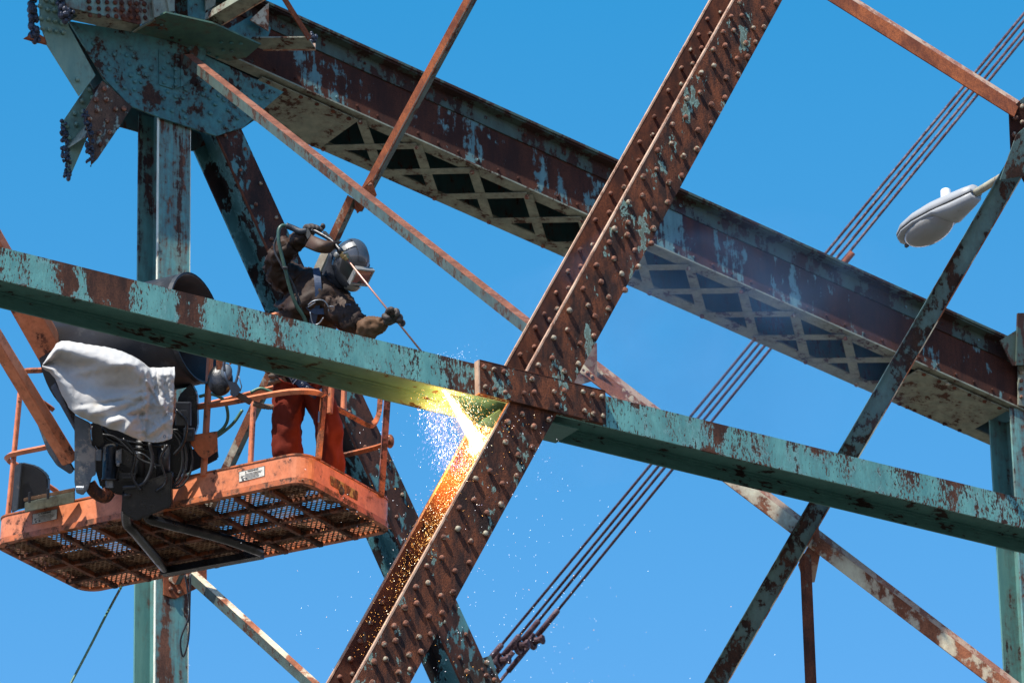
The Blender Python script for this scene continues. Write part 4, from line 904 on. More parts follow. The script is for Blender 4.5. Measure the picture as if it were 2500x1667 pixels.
for i in range(NU + 1):
    row = []
    for j in range(NV + 1):
        u, v = i / NU, j / NV; (xt, yt), (xb, yb) = samp(cl_top, u), samp(cl_bot, u); x, y = xt + (xb - xt) * v, yt + (yb - yt) * v
        rel = .030 * noise.noise(Vector((x / 70, y / 30, 1))) + .0035 * noise.noise(Vector((x / 16, y / 20, 5))) + .0016 * noise.noise(Vector((x / 5, y / 4, 3)))
        rel += ridge(x, y, 358, 905, 352, 1050, 5, .035) + ridge(x, y, 357, 965, 225, 1010, 9, .05) + ridge(x, y, 357, 985, 260, 1040, 8, .05) + ridge(x, y, 352, 950, 190, 1000, 7, .022)
        rel += ridge(x, y, 345, 884, 110, 920, 10, .03) + ridge(x, y, 345, 1000, 300, 1056, 6, .03) + ridge(x, y, 358, 930, 413, 1015, 4, .03) + ridge(x, y, 392, 900, 400, 1010, 6, .03) + ridge(x, y, 413, 905, 420, 980, 5, .025) + ridge(x, y, 365, 1060, 418, 1020, 6, .03)
        rel -= ridge(x, y, 345, 975, 200, 990, 6, .03) + ridge(x, y, 350, 1010, 250, 1020, 6, .03) + ridge(x, y, 385, 900, 372, 1000, 4, .025)
        lf_ = max(0, min(1, (.80 - u) / .12)); rel += lf_ * (.11 * math.exp(-((v - .16) / .16) ** 2) + .12 * math.exp(-((v - 1.0 + .25 * (1 - u)) / .22) ** 2))
        if u > .72: rel += .010 * noise.noise(Vector((x / 7, y / 9, 2)))
        rel -= .10 * (max(0, .12 - v) / .12) ** 2 + .05 * abs(u - .5)
        row.append(bm.verts.new(V(x + 2 * noise.noise(Vector((x / 20, y / 15, 9))), y + 2.5 * noise.noise(Vector((x / 12, y / 18, 4))), 37.42 - rel)))
    gv.append(row)
for i in range(NU):
    for j in range(NV): bm.faces.new((gv[i][j], gv[i + 1][j], gv[i + 1][j + 1], gv[i][j + 1]))
cv = obj('canvas_cover', bm, plain('white canvas', (.46, .45, .43), .9, var=.10, sc=9, bump=.3, spec=.1, dirt=(.50, .46, .40)), None, True, loc=V(270, 960, 37.42))
tag(cv, 'crumpled white canvas sheet draped over the controls at the lift basket', 'canvas sheet')
md = cv.modifiers.new('th', 'SOLIDIFY'); md.thickness = .003
bm = bmesh.new()
for x, y in ((257, 1034), (402, 1065), (408, 1008)):
    cpt = V(x, y, 37.395); tube(bm, [cpt + (rgt * math.cos(t * math.pi / 6) + upv * math.sin(t * math.pi / 6)) * .008 for t in range(12)], .003, 6, closed=True)
obj('grommet', bm, M_zinc, cv, True)
# ---- trailing ropes
bm = bmesh.new(); tube(bm, smoothpath([KF(296, 1432, -.03), V(262, 1495, 38.6), V(215, 1587, 38.4), V(150, 1710, 38.2)], 6), .009, 8)
tag(obj('hose', bm, M_hose, None, True, loc=V(260, 1500, 38.5)), 'thin green hose hanging from the basket floor down to the bottom edge', 'hose')
bm = bmesh.new(); tube(bm, smoothpath([V(451, 1400, 41.0), V(458, 1440, 41.0), V(462, 1500, 41.0), V(441, 1560, 41.0), V(447, 1602, 41.0), V(460, 1560, 41.0), V(463, 1480, 41.0), V(465, 1400, 41.0)], 6), .007, 8)
tag(obj('cable_loop', bm, M_blk2, None, True, loc=V(455, 1500, 41)), 'thin black cable loop hanging in front of the left post', 'cable')
for pts, lab in (([(486, 968), (515, 962), (541, 972), (553, 992), (556, 1022), (545, 1045), (522, 1063)], 'green hose looping down beside the basket rail post'), ([(612, 958), (636, 948), (660, 956), (676, 966)], 'short green hose arching over the far basket rail'), ([(592, 1000), (572, 1030), (548, 1052), (515, 1075)], 'dark green hose running under the mid rail to the bracket')):
    bm = bmesh.new(); tube(bm, smoothpath([V(x, y, 37.95) for x, y in pts], 6), .011, 10); tag(obj('hose', bm, M_hose, None, True, loc=V(*pts[0], 37.95)), lab, 'hose')
# ============================================================ WORKER
def skin_mesh(nodes, edges, root, sub=2):
    bm = bmesh.new(); ix = {}
    for k, (p, r) in nodes.items(): ix[k] = bm.verts.new(p)
    for a, b in edges: bm.edges.new((ix[a], ix[b]))
    me = bpy.data.meshes.new('sk'); names = list(nodes); bm.to_mesh(me); bm.free()
    o = bpy.data.objects.new('sk', me); C.objects.link(o)
    m = o.modifiers.new('s', 'SKIN'); m.use_smooth_shade = True
    for i, k in enumerate(names):
        r = nodes[k][1]; me.skin_vertices[0].data[i].radius = (r, r) if not isinstance(r, tuple) else r
        me.skin_vertices[0].data[i].use_root = (k == root)
    m2 = o.modifiers.new('u', 'SUBSURF'); m2.levels = sub; m2.render_levels = sub
    dg = bpy.context.evaluated_depsgraph_get(); dg.update()
    out = bpy.data.meshes.new_from_object(o.evaluated_get(dg)); bpy.data.objects.remove(o)
    b2 = bmesh.new(); b2.from_mesh(out); return b2
def wrinkle(bm, amp, f, seed=0, aniso=(1, 1, 1), ridge=.0):
    bm.normal_update()
    for v in bm.verts:
        p = Vector((v.co.x * aniso[0], v.co.y * aniso[1], v.co.z * aniso[2])) * f + Vector((seed, seed, seed))
        a = noise.noise(p) + .5 * noise.noise(p * 2.1)
        if ridge: a = a * (1 - ridge) + ridge * (1 - 2.4 * abs(noise.noise(p * 1.4)) - .4)
        v.co += v.normal * amp * a
M_leather = plain('brown welding leather', (.030, .013, .006), .62, 0, .5, 9, .5, .3, dirt=(.055, .026, .013))
M_leather2 = plain('worn tan leather glove', (.125, .062, .028), .75, 0, .4, 14, .5, .3, dirt=(.07, .045, .03))
M_glove = plain('dark worn glove fingers', (.055, .042, .035), .65, 0, .4, 20, .4, .4, dirt=(.14, .11, .085))
M_pants = plain('orange red work trousers', (.17, .022, .010), .85, 0, .25, 7, .35, .2)  # darkened so that the shade on the legs is in the colour
M_navy = plain('navy webbing', (.012, .035, .085), .6, 0, .2, 30, .3)
M_bootm = plain('dark boots', (.03, .022, .018), .6, 0, .3, 20, .2)
M_helm = plain('glossy dark grey helmet', (.050, .052, .058), .30, 0, .12, 6, .03, .6, coat=.4)
M_helm2 = plain('black helmet shell', (.014, .015, .018), .3, 0, .2, 8, .05)
M_silver = plain('silver grey plastic', (.24, .235, .22), .38, .15, .15, 8, .05)
hf = K(.08, .62, .02)
fz = K(.12, .5, .015)
footR = KP(716, 1236, h=.02); footL = KP(808, 1234, h=.02)
print('feet depth', depth_of(footR), depth_of(footL))
dP = (depth_of(footR) + depth_of(footL)) / 2
J = {}
def j(k, x, y, dd, r): J[k] = (V(x, y, dP + dd), r)
j('pelvis', 738, 905, 0, .125); j('belly', 744, 840, .02, .130); j('chest', 752, 765, .02, .150); j('upper', 766, 712, .0, .125); j('neck', 806, 690, -.03, .060); j('skull', 848, 655, -.05, .085)
j('shR', 722, 690, .10, .085); j('elR', 664, 640, .02, .055); j('foR', 706, 607, -.05, .050); j('wrR', 735, 588, -.10, .035); j('haR', 762, 566, -.12, .038)
j('shL', 822, 732, -.12, .08); j('elL', 862, 792, -.28, .053); j('wrL', 925, 790, -.42, .034); j('haL', 955, 778, -.45, .036)
j('hipR', 710, 935, .0, .095); j('knR', 700, 1062, -.05, .062); j('anR', 712, 1190, .0, .045); J['toR'] = (footR + V(0, 0, 1) * 0 + ZV * .035, .038)
j('hipL', 768, 940, .0, .095); j('knL', 802, 1062, -.05, .062); j('anL', 808, 1188, .0, .045); J['toL'] = (footL + ZV * .035, .038)
EB = [('pelvis', 'belly'), ('belly', 'chest'), ('chest', 'upper'), ('upper', 'neck'), ('neck', 'skull'), ('upper', 'shR'), ('shR', 'elR'), ('elR', 'foR'), ('foR', 'wrR'), ('wrR', 'haR'), ('upper', 'shL'), ('shL', 'elL'), ('elL', 'wrL'), ('wrL', 'haL'), ('pelvis', 'hipR'), ('hipR', 'knR'), ('knR', 'anR'), ('anR', 'toR'), ('pelvis', 'hipL'), ('hipL', 'knL'), ('knL', 'anL'), ('anL', 'toL')]
bm = skin_mesh(J, EB, 'pelvis', 1)
body = obj('person', bm, M_leather, None, True, loc=(footR + footL) / 2)
tag(body, 'worker in brown leather jacket, welding helmet and orange trousers, bending over the beam', 'person')
def seg(pts, sub=1):
    n, e = {}, []
    for i, (p, r) in enumerate(pts):
        n[i] = (p, r)
        if i: e.append((i - 1, i))
    return skin_mesh(n, e, 0, sub)
def at(x, y, dd): return V(x, y, dP + dd)
# jacket: torso with both sleeves
jk = {'hem': (at(738, 915, .0), (.19, .14)), 'waist': (at(742, 868, .01), (.185, .14)), 'belly': (at(746, 820, .02), (.190, .15)), 'chest': (at(756, 765, .02), (.205, .165)), 'upper': (at(768, 716, 0), (.165, .15)), 'collar': (at(800, 694, -.03), .10),
      'shR': (at(724, 690, .08), .125), 'uaR': (at(690, 668, .06), .120), 'elR': (at(670, 640, .02), .108), 'faR': (at(692, 612, -.04), .094), 'cfR': (at(722, 596, -.08), .068),
      'shL': (at(820, 735, -.12), .118), 'uaL': (at(842, 765, -.20), .105), 'elL': (at(862, 790, -.28), .092), 'faL': (at(884, 796, -.34), .070)}
je = [('hem', 'waist'), ('waist', 'belly'), ('belly', 'chest'), ('chest', 'upper'), ('upper', 'collar'), ('upper', 'shR'), ('shR', 'uaR'), ('uaR', 'elR'), ('elR', 'faR'), ('faR', 'cfR'), ('upper', 'shL'), ('shL', 'uaL'), ('uaL', 'elL'), ('elL', 'faL')]
bm = skin_mesh(jk, je, 'belly', 3); wrinkle(bm, .024, 5, 3); wrinkle(bm, .022, 11, 8, (1, 1, 1.7), .85); wrinkle(bm, .009, 27, 1, (1, 1, 1.3), .8)
obj('jacket', bm, M_leather, body, True)
tk = {'w': (at(738, 893, 0), (.165, .125)), 'hR': (at(712, 940, -.01), (.120, .125)), 'tR': (at(701, 1000, -.03), .112), 'kR': (at(699, 1060, -.05), .106), 'cR': (at(706, 1120, -.03), .104), 'bR': (at(714, 1180, 0), .098), 'eR': (at(716, 1205, 0), .09),
      'hL': (at(766, 940, 0), (.112, .12)), 'tL': (at(790, 1000, -.03), .100), 'kL': (at(806, 1060, -.05), .092), 'cL': (at(808, 1120, -.03), .098), 'bL': (at(808, 1178, 0), .092), 'eL': (at(809, 1202, 0), .085)}
te = [('w', 'hR'), ('hR', 'tR'), ('tR', 'kR'), ('kR', 'cR'), ('cR', 'bR'), ('bR', 'eR'), ('w', 'hL'), ('hL', 'tL'), ('tL', 'kL'), ('kL', 'cL'), ('cL', 'bL'), ('bL', 'eL')]
bm = skin_mesh(tk, te, 'w', 3); wrinkle(bm, .014, 6, 13, (1, 1, .8)); wrinkle(bm, .018, 9, 5, (1, 1, .5), .85); wrinkle(bm, .006, 25, 5, (1, 1, .8), .8)
obj('trousers', bm, M_pants, body, True)
for nm, f, ank in (('R', footR, 'anR'), ('L', footL, 'anL')):
    fd = (rgt * .3 - fwd * .9); fd.z = 0; fd.normalize()
    bm = seg([(J[ank][0], .055), (f - fd * .04 + ZV * .05, .056), (f + fd * .06 + ZV * .045, .052), (f + fd * .16 + ZV * .04, .045), (f + fd * .20 + ZV * .036, .03)], 2)
    obj('boot', bm, M_bootm, body, True)
# ---- gloves
def glove(cuff, palm, fingers, mats, nm='glove'):
    bm = seg(cuff, 3); wrinkle(bm, .018, 12, 4, (1, 1, 1), .8); wrinkle(bm, .006, 32, 4, (1, 1, 1), .8); g = obj(nm, bm, mats[0], body, True)
    bm = seg(palm, 2); wrinkle(bm, .004, 30, 2); obj('palm', bm, mats[1], g, True)
    for f in fingers:
        bm = seg(f, 2); wrinkle(bm, .002, 60, 3); obj('finger', bm, mats[1], g, True)
    return g
d = dP - .42
def q(cx, cy, dd): return V(550 + cx / 3.92, 500 + cy / 3.92, dP + dd)
glove([(q(1290, 1180, -.33), .062), (q(1340, 1185, -.36), .082), (q(1420, 1170, -.40), .074), (q(1490, 1140, -.44), .052), (q(1530, 1120, -.46), .042)],
      [(q(1510, 1120, -.46), .040), (q(1570, 1095, -.48), .046), (q(1620, 1080, -.48), .040), (q(1650, 1080, -.48), .030)],
      [[(q(1545, 1065, -.50), .024), (q(1560, 1015, -.53), .022), (q(1590, 990, -.56), .020), (q(1603, 1010, -.59), .017)],
       [(q(1590, 1060, -.50), .023), (q(1608, 1020, -.54), .022), (q(1645, 1010, -.58), .020), (q(1655, 1045, -.60), .018), (q(1625, 1060, -.59), .016)],
       [(q(1620, 1085, -.49), .022), (q(1650, 1055, -.53), .021), (q(1682, 1075, -.57), .019), (q(1680, 1105, -.58), .017), (q(1640, 1112, -.58), .015)],
       [(q(1630, 1110, -.48), .020), (q(1665, 1110, -.51), .019), (q(1710, 1125, -.53), .017), (q(1705, 1150, -.54), .015), (q(1675, 1150, -.55), .014)],
       [(q(1530, 1090, -.50), .024), (q(1520, 1060, -.54), .022), (q(1540, 1080, -.58), .020), (q(1575, 1090, -.60), .018)]], (M_leather2, M_glove))
glove([(q(640, 400, -.06), .060), (q(690, 350, -.09), .064), (q(740, 300, -.12), .052), (q(775, 270, -.14), .042)],
      [(q(760, 280, -.14), .042), (q(810, 245, -.16), .044), (q(860, 235, -.17), .036)],
      [[(q(770, 250, -.12), .022), (q(765, 215, -.15), .021), (q(800, 205, -.20), .020), (q(820, 240, -.22), .017)],
       [(q(800, 240, -.13), .022), (q(805, 205, -.17), .021), (q(845, 205, -.21), .020), (q(855, 240, -.23), .017)],
       [(q(835, 240, -.14), .022), (q(850, 212, -.18), .020), (q(885, 218, -.22), .019), (q(890, 248, -.23), .016)],
       [(q(860, 245, -.15), .020), (q(885, 225, -.18), .018), (q(915, 235, -.21), .017), (q(915, 258, -.22), .014)],
       [(q(880, 250, -.15), .022), (q(925, 225, -.15), .021), (q(940, 200, -.16), .019), (q(925, 190, -.18), .015)]], (M_leather, M_glove))
# ---- helmet
Fd = (rgt * .58 - upv * .44 + VW * .74).normalized()
Ud = (rgt * .30 + upv * .85 + VW * .25); Ud = (Ud - Fd * Ud.dot(Fd)).normalized(); Sd = Fd.cross(Ud)      # Sd: to its left/right
HC = V(855, 640, dP - .10); HM = basis(Sd, Fd, Ud, HC)
def hpt(x, y, z): return HM @ Vector((x, y, z))
def shell(bm, fn, u=48, v=32, cond=None):
    g = [[bm.verts.new(HM @ fn(2 * math.pi * i / u, -math.pi / 2 + math.pi * k / v)) for i in range(u)] for k in range(v + 1)]
    for k in range(v):
        for i in range(u):
            a = 2 * math.pi * (i + .5) / u; b = -math.pi / 2 + math.pi * (k + .5) / v
            if cond and not cond(a, b): continue
            bm.faces.new((g[k][i], g[k][(i + 1) % u], g[k + 1][(i + 1) % u], g[k + 1][i]))
    bmesh.ops.remove_doubles(bm, verts=bm.verts[:], dist=.0005)
    bmesh.ops.delete(bm, geom=[v_ for v_ in bm.verts if not v_.link_faces], context='VERTS')
def dome(grow=0.):
    def fn(a, b):
        x, y, z = math.cos(b) * math.cos(a), math.cos(b) * math.sin(a), math.sin(b)
        rx, ry, rz = .118, .142, .155
        if y < 0: ry = .130
        px, py, pz = x * rx, y * ry, z * rz
        if y > 0 and z < .25:                      # mask comes forward and runs down to the chin
            t = min(1, (.25 - z) / .9); py += .035 * y * t; pz -= .055 * y * t; px *= 1 - .25 * t * y
        pz += .0; n = Vector((x, y, z))
        return Vector((px, py, pz)) + n * grow
    return fn
hel = thing  # placeholder
bm = bmesh.new(); shell(bm, dome(), cond=lambda a, b: not (math.sin(a) < .0 and b < -.35) and b > -1.15)
helmet = obj('helmet', bm, M_helm, body, True); mdf = helmet.modifiers.new('t', 'SOLIDIFY'); mdf.thickness = .006
def inpatch(c):
    def f(a, b): return c(math.cos(b) * math.cos(a), math.cos(b) * math.sin(a), math.sin(b))
    return f
side = -1 if Sd.dot(VW) < 0 else 1        # the side of the helmet turned to the camera
bm = bmesh.new(); shell(bm, dome(.006), 96, 64, inpatch(lambda x, y, z: x * side > .25 and -.35 < y < .45 and z > .25 and abs(y + .25 - z * .5) < .16)); obj('side_panel', bm, M_silver, helmet, True)
bm = bmesh.new(); shell(bm, dome(.007), 96, 64, inpatch(lambda x, y, z: abs(x) < .34 and y > -.55 and z > .38)); obj('crown_ridge', bm, M_helm, helmet, True)
bm = bmesh.new(); shell(bm, dome(.005), 96, 64, inpatch(lambda x, y, z: y > .30 and z < .20 and z > -.25 - .1 * y)); obj('visor_surround', bm, M_helm2, helmet, True)
bm = bmesh.new(); shell(bm, dome(.010), 96, 64, inpatch(lambda x, y, z: y > .45 and z < -.42 and z > -.93 and abs(x) < .5)); obj('chin_guard', bm, M_silver, helmet, True)
# lens frame
fc = Vector((0, .168, -.034)); bm = bmesh.new(); wv, hv_ = .062, .050; fr4 = []
LM = HM @ Matrix.Translation(fc) @ Matrix.Rotation(R(-10), 4, 'X')
def lbox(bm, cx, cz, sx, sz, y0, y1, bev=.003): rbox(bm, LM @ Matrix.Translation((cx, (y0 + y1) / 2, cz)), sx, y1 - y0, sz, bev)
lbox(bm, 0, hv_ + .007, 2 * wv + .026, .013, -.034, .004); lbox(bm, 0, -hv_ - .008, 2 * wv + .024, .017, -.034, .005)
lbox(bm, wv + .006, 0, .012, 2 * hv_ + .004, -.034, .003); lbox(bm, -wv - .006, 0, .012, 2 * hv_ + .004, -.034, .003)
obj('lens_frame', bm, M_silver, helmet)
mt, tr, n, b, l = newmat('dark red filter glass'); b.inputs['Base Color'].default_value = (.16, .035, .035, 1); b.inputs['Roughness'].default_value = .08; b.inputs['Coat Weight'].default_value = .5
bm = bmesh.new(); lbox(bm, 0, 0, 2 * wv, 2 * hv_, -.012, -.002, 0); obj('lens', bm, mt, helmet)
bm = bmesh.new(); kp_ = Vector((.122 * side, -.01, .035)); tube(bm, [HM @ (kp_ - Vector((.02 * side, 0, 0))), HM @ (kp_ + Vector((.010 * side, 0, 0))), HM @ (kp_ + Vector((.014 * side, 0, 0)))], [.019, .019, .014], 16); obj('helmet_knob', bm, M_silver, helmet, True)
# hood behind the helmet
bm = skin_mesh({'a': (hpt(0, -.075, .0), (.105, .095)), 'b': (hpt(0, -.085, -.09), (.105, .095)), 'c': (hpt(0, -.07, -.17), .105), 'd': (at(800, 712, -.04), .11)}, [('a', 'b'), ('b', 'c'), ('c', 'd')], 'b', 3); wrinkle(bm, .012, 14, 6, (1, 1, 1), .5)
obj('hood', bm, plain('dark blue black hood', (.010, .014, .024), .7, 0, .3, 20, .4), body, True)
# ---- harness and belt
def strap(name, pts, w, t, mat, nrm=None, par=None):
    P = smoothpath(pts, 6); bm = bmesh.new(); nrm = nrm or VW; rg = []
    for i, p in enumerate(P):
        tn = (P[min(i + 1, len(P) - 1)] - P[max(i - 1, 0)]).normalized(); s_ = tn.cross(nrm).normalized() * w / 2; n2_ = s_.cross(tn).normalized() * t / 2
        rg.append([bm.verts.new(p + a_) for a_ in (s_ + n2_, -s_ + n2_, -s_ - n2_, s_ - n2_)])
    for A_, B_ in zip(rg, rg[1:]):
        for k in range(4): bm.faces.new((A_[k], A_[(k + 1) % 4], B_[(k + 1) % 4], B_[k]))
    bm.faces.new(rg[0]); bm.faces.new(rg[-1]); return obj(name, bm, mat, par or body, False)
strap('harness_strap', [at(772, 655, -.12), at(776, 690, -.185), at(777, 725, -.20), at(770, 755, -.195), at(762, 790, -.17)], .045, .005, M_navy)
strap('harness_strap', [at(850, 742, -.30), at(850, 768, -.31), at(846, 790, -.31)], .035, .005, M_navy)
strap('harness_strap', [at(740, 730, -.18), at(765, 758, -.20), at(800, 762, -.20), at(826, 790, -.22)], .040, .005, M_navy)
bt = strap('belt', [at(680, 893, -.10), at(702, 907, -.155), at(728, 928, -.165), at(752, 950, -.16), at(775, 965, -.12)], .058, .006, M_navy)
bm = bmesh.new()
for x, y in ((706, 912), (738, 937), (750, 946), (697, 904)):
    cpt = at(x, y, -.168); tube(bm, [cpt + (rgt * math.cos(t * math.pi / 6) + upv * math.sin(t * math.pi / 6)) * .008 for t in range(12)], .0035, 6, closed=True)
obj('eyelet', bm, M_zinc, bt, True)
bm = bmesh.new(); cs = [at(x, y, -.175) for x, y in ((707, 921), (720, 912), (729, 921), (715, 937))]; tube(bm, cs, .004, 8, closed=True); tube(bm, [cs[0].lerp(cs[3], .5), cs[1].lerp(cs[2], .5)], .003, 8); obj('buckle', bm, M_zinc, bt)
for path in ([(752, 745), (765, 735), (788, 733), (801, 748), (803, 768)], [(757, 762), (764, 790), (778, 790), (790, 775)], [(805, 748), (815, 750), (822, 765), (815, 778)], [(752, 750), (760, 744), (770, 738)]):
    bm = bmesh.new(); tube(bm, smoothpath([at(x, y, -.235) for x, y in path]), .0045, 8); obj('harness_ring', bm, M_zinc, body, True)
bm = bmesh.new(); rbox(bm, basis(rgt, VW, upv, at(820, 768, -.24)), .035, .012, .05, .004); obj('harness_buckle', bm, M_zinc, body)
# bunched rope at the hip
bm = bmesh.new()
for k in range(7):
    cc = at(666 + (k % 3) * 7, 903 + k * 5, -.10 - .01 * (k % 2)); ball(bm, cc, .028, (1.15, .9, .65), None, 10, 7)
obj('rope_bundle', bm, plain('tan webbing bundle', (.12, .085, .06), .85, 0, .4, 30, .5), body, True)
# ---- lanyard, hook and reel
M_tanrope = plain('tan rope', (.20, .13, .085), .85, 0, .4, 40, .5)
ly = thing('lanyard', 'brown bunched lanyard with steel snap hook running from the rail to the worker', 'lanyard', V(620, 985, dP))
bm = bmesh.new(); P = smoothpath([V(618, 984, dP - .05), V(640, 991, dP - .05), V(662, 993, dP - .06), V(688, 990, dP - .08)], 12); tube(bm, P, [.014 + .007 * abs(math.sin(i * 1.3)) for i in range(len(P))], 10); obj('bunched_sleeve', bm, M_tanrope, ly, True)
bm = bmesh.new(); rbox(bm, basis((rgt * .85 - upv * .5).normalized(), VW, (rgt * .5 + upv * .85).normalized(), V(595, 972, dP - .2)), .115, .02, .04, .008); obj('label_sleeve', bm, plain('brown webbing', (.085, .045, .025), .8, sc=30), ly)
bm = bmesh.new(); tube(bm, smoothpath([V(548, 905, dP - .22), V(548, 884, dP - .22), V(560, 874, dP - .22), V(577, 876, dP - .22), V(584, 892, dP - .22), V(581, 915, dP - .22), V(575, 935, dP - .22)], 6), .010, 10)
tube(bm, [V(548, 905, dP - .22), V(552, 925, dP - .22), V(566, 945, dP - .22)], .008, 8); tube(bm, [V(583, 918, dP - .23), V(590, 944, dP - .23), V(586, 956, dP - .23)], .004, 8)
cpt = V(572, 958, dP - .22); tube(bm, [cpt + (rgt * math.cos(t * math.pi / 8) + upv * math.sin(t * math.pi / 8)) * .022 for t in range(16)], .007, 8, closed=True)
obj('snap_hook', bm, plain('blued steel hook', (.10, .13, .17), .35, .5, .2, 20, .1), ly, True)
bm = bmesh.new(); slab(bm, [V(x, y, dP - .21) for x, y in ((556, 930), (577, 933), (588, 950), (580, 965), (566, 962))], VW * .02); obj('hook_gate', bm, plain('steel gate', (.07, .09, .12), .35, .5, .2, 20, .1), ly)
rl = thing('lifeline_reel', 'black rounded fall arrest reel hanging from an orange bracket under the beam', 'reel', V(540, 960, dP - .1))
bm = bmesh.new(); ball(bm, V(538, 928, dP - .1), .10, (.85, .55, 1.12), None, 20, 14); obj('housing', bm, M_blk, rl, True)
bm = bmesh.new(); ball(bm, V(553, 908, dP - .13), .055, (.7, .5, 1.1), None, 16, 12); obj('cover', bm, M_slate, rl, True)
bm = bmesh.new(); tube(bm, smoothpath([V(530, 872, dP - .12), V(548, 874, dP - .12), V(563, 880, dP - .12), V(562, 890, dP - .12)]), .007, 8); slab(bm, [V(x, y, dP - .1) for x, y in ((528, 868), (552, 872), (546, 890), (528, 918))], VW * .02); obj('bracket', bm, M_or2, rl)
# ============================================================ TORCH
th = thing('cutting_torch', 'cutting torch with curved brown heat shield and long thin rod reaching under the beam', 'torch', q(830, 330, -.2))
r0 = q(1160, 515, -.34); r1 = V(1100, 946, 0 + depth_of(near(1100, 946, -.20)))
bm = bmesh.new(); tube(bm, [r0, r1], .0068, 10); obj('rod', bm, plain('copper coated rod', (.42, .22, .17), .35, .5, .2, 30, .05), th, True)
hd = (r0 - r1).normalized()
bm = bmesh.new(); tube(bm, [r0 - hd * .01, r0 + hd * .01, r0 + hd * .012, r0 + hd * .045], [.017, .021, .026, .026], 12); obj('collet', bm, plain('brass collet', (.40, .28, .14), .3, .9, .2, 30, .05), th)
bm = bmesh.new(); tube(bm, [r0 + hd * .045, r0 + hd * .075, r0 + hd * .08, r0 + hd * .135], [.020, .022, .017, .015], 12); obj('holder', bm, M_blk, th, True)
bm = bmesh.new(); rbox(bm, basis((rgt * .8 + upv * .2).normalized(), VW, upv, q(1150, 460, -.37)), .03, .01, .012, .003); obj('clip', bm, M_zinc, th)
bm = bmesh.new(); tube(bm, smoothpath([r0 + hd * .12, q(1010, 340, -.30), q(930, 290, -.26), q(850, 250, -.22), q(790, 240, -.19)], 5), .014, 10); obj('torch_body', bm, M_blk, th, True)
# curved leather shield
bm = bmesh.new(); NUs, NVs = 24, 8; gg = []
for i in range(NUs + 1):
    u = i / NUs; row = []
    tx = 825 + (1115 - 825) * u; ty = 288 + 60 * u + 28 * math.sin(math.pi * u); bx = 765 + (1075 - 765) * u; by = 400 + 70 * u - 28 * u * u + 34 * math.sin(math.pi * u)
    bx = 765 + (990 - 765) * u + 60 * max(0, u - .8); by = 405 + 62 * math.sin(u * 1.9) * .9
    for k in range(NVs + 1):
        v = k / NVs; row.append(bm.verts.new(q(tx + (bx - tx) * v, ty + (by - ty) * v, -.27 - .10 * math.sin(math.pi * u) - .03 * math.sin(math.pi * v))))
    gg.append(row)
for i in range(NUs):
    for k in range(NVs): bm.faces.new((gg[i][k], gg[i + 1][k], gg[i + 1][k + 1], gg[i][k + 1]))
sh = obj('heat_shield', bm, plain('tan leather shield', (.07, .034, .017), .6, 0, .4, 12, .2, .4, dirt=(.05, .03, .02)), th, True); ms = sh.modifiers.new('t', 'SOLIDIFY'); ms.thickness = .004
bm = bmesh.new(); slab(bm, [q(x, y, -.24) for x, y in ((925, 245), (965, 255), (1030, 325), (985, 325), (940, 275))], VW * .006); obj('shield_strap', bm, plain('grey strap', (.16, .15, .13), .7), th)
bm = bmesh.new(); slab(bm, [q(x, y, -.25) for x, y in ((780, 225), (800, 235), (820, 280), (790, 330), (775, 300))], VW * .006); obj('shield_strap', bm, plain('grey strap', (.16, .15, .13), .7), th)
bm = bmesh.new(); tube(bm, smoothpath([q(790, 245, -.18), q(720, 255, -.16), q(650, 225, -.14), q(580, 195, -.14)], 6), [.024] * 7 + [.021] * 6 + [.016] * 6, 12) if False else tube(bm, smoothpath([q(790, 245, -.18), q(720, 255, -.16), q(650, 225, -.14), q(580, 198, -.14)], 6), .021, 12); obj('hose_sleeve', bm, plain('black wrapped tape', (.015, .02, .03), .5, sc=40, bump=.6), th, True)
bm = bmesh.new(); tube(bm, smoothpath([q(600, 205, -.14), q(545, 200, -.15), q(512, 245, -.17), q(512, 350, -.19), q(540, 480, -.20), q(575, 620, -.21), q(620, 800, -.21), q(680, 960, -.21), q(760, 1090, -.20), q(800, 1250, -.2)], 8), .0125, 12); obj('hose', bm, plain('dark green hose', (.035, .085, .060), .4, sc=30, bump=.1), th, True)
bm = bmesh.new(); tube(bm, smoothpath([q(510, 260, -.16), q(470, 420, -.17), q(545, 590, -.20), q(640, 740, -.20), q(700, 900, -.2), q(740, 1050, -.2)], 8), .007, 8); rbox(bm, basis(rgt, VW, upv, q(573, 605, -.21)), .035, .035, .02, .004); obj('control_cable', bm, M_blk2, th, True)
# ============================================================ SPARKS
def emis(name, col, st):
    mt, tr, n, b, l = newmat(name); n.remove(b); e = n.new('ShaderNodeEmission'); e.inputs[0].default_value = (*col, 1); e.inputs[1].default_value = st; l.new(e.outputs[0], n['Material Output'].inputs[0]); mt.cycles.emission_sampling = 'NONE'; return mt
rs = random.Random(5)
dC = depth_of(near(1100, 946, -.22)); dS = depth_of(near(1150, 1100, -DD)) - .03
print('cut depth', dC, dS)
def spark(bm, x, y, d, ln, wd, ang, mi):
    dx, dy = math.cos(ang) * ln / 2, math.sin(ang) * ln / 2; p0, p1 = V(x - dx, y - dy, d), V(x + dx, y + dy, d + rs.uniform(-.01, .01))
    a = (p1 - p0).normalized(); u = a.cross(VW).normalized() * wd; w = VW * wd; vs_ = [bm.verts.new(p0), bm.verts.new(p1)] + [bm.verts.new((p0 + p1) / 2 + o_) for o_ in (u, w, -u, -w)]
    for k in range(4):
        A_, B_ = vs_[2 + k], vs_[2 + (k + 1) % 4]
        for e_ in (0, 1): f = bm.faces.new((vs_[e_], A_, B_)); f.material_index = mi
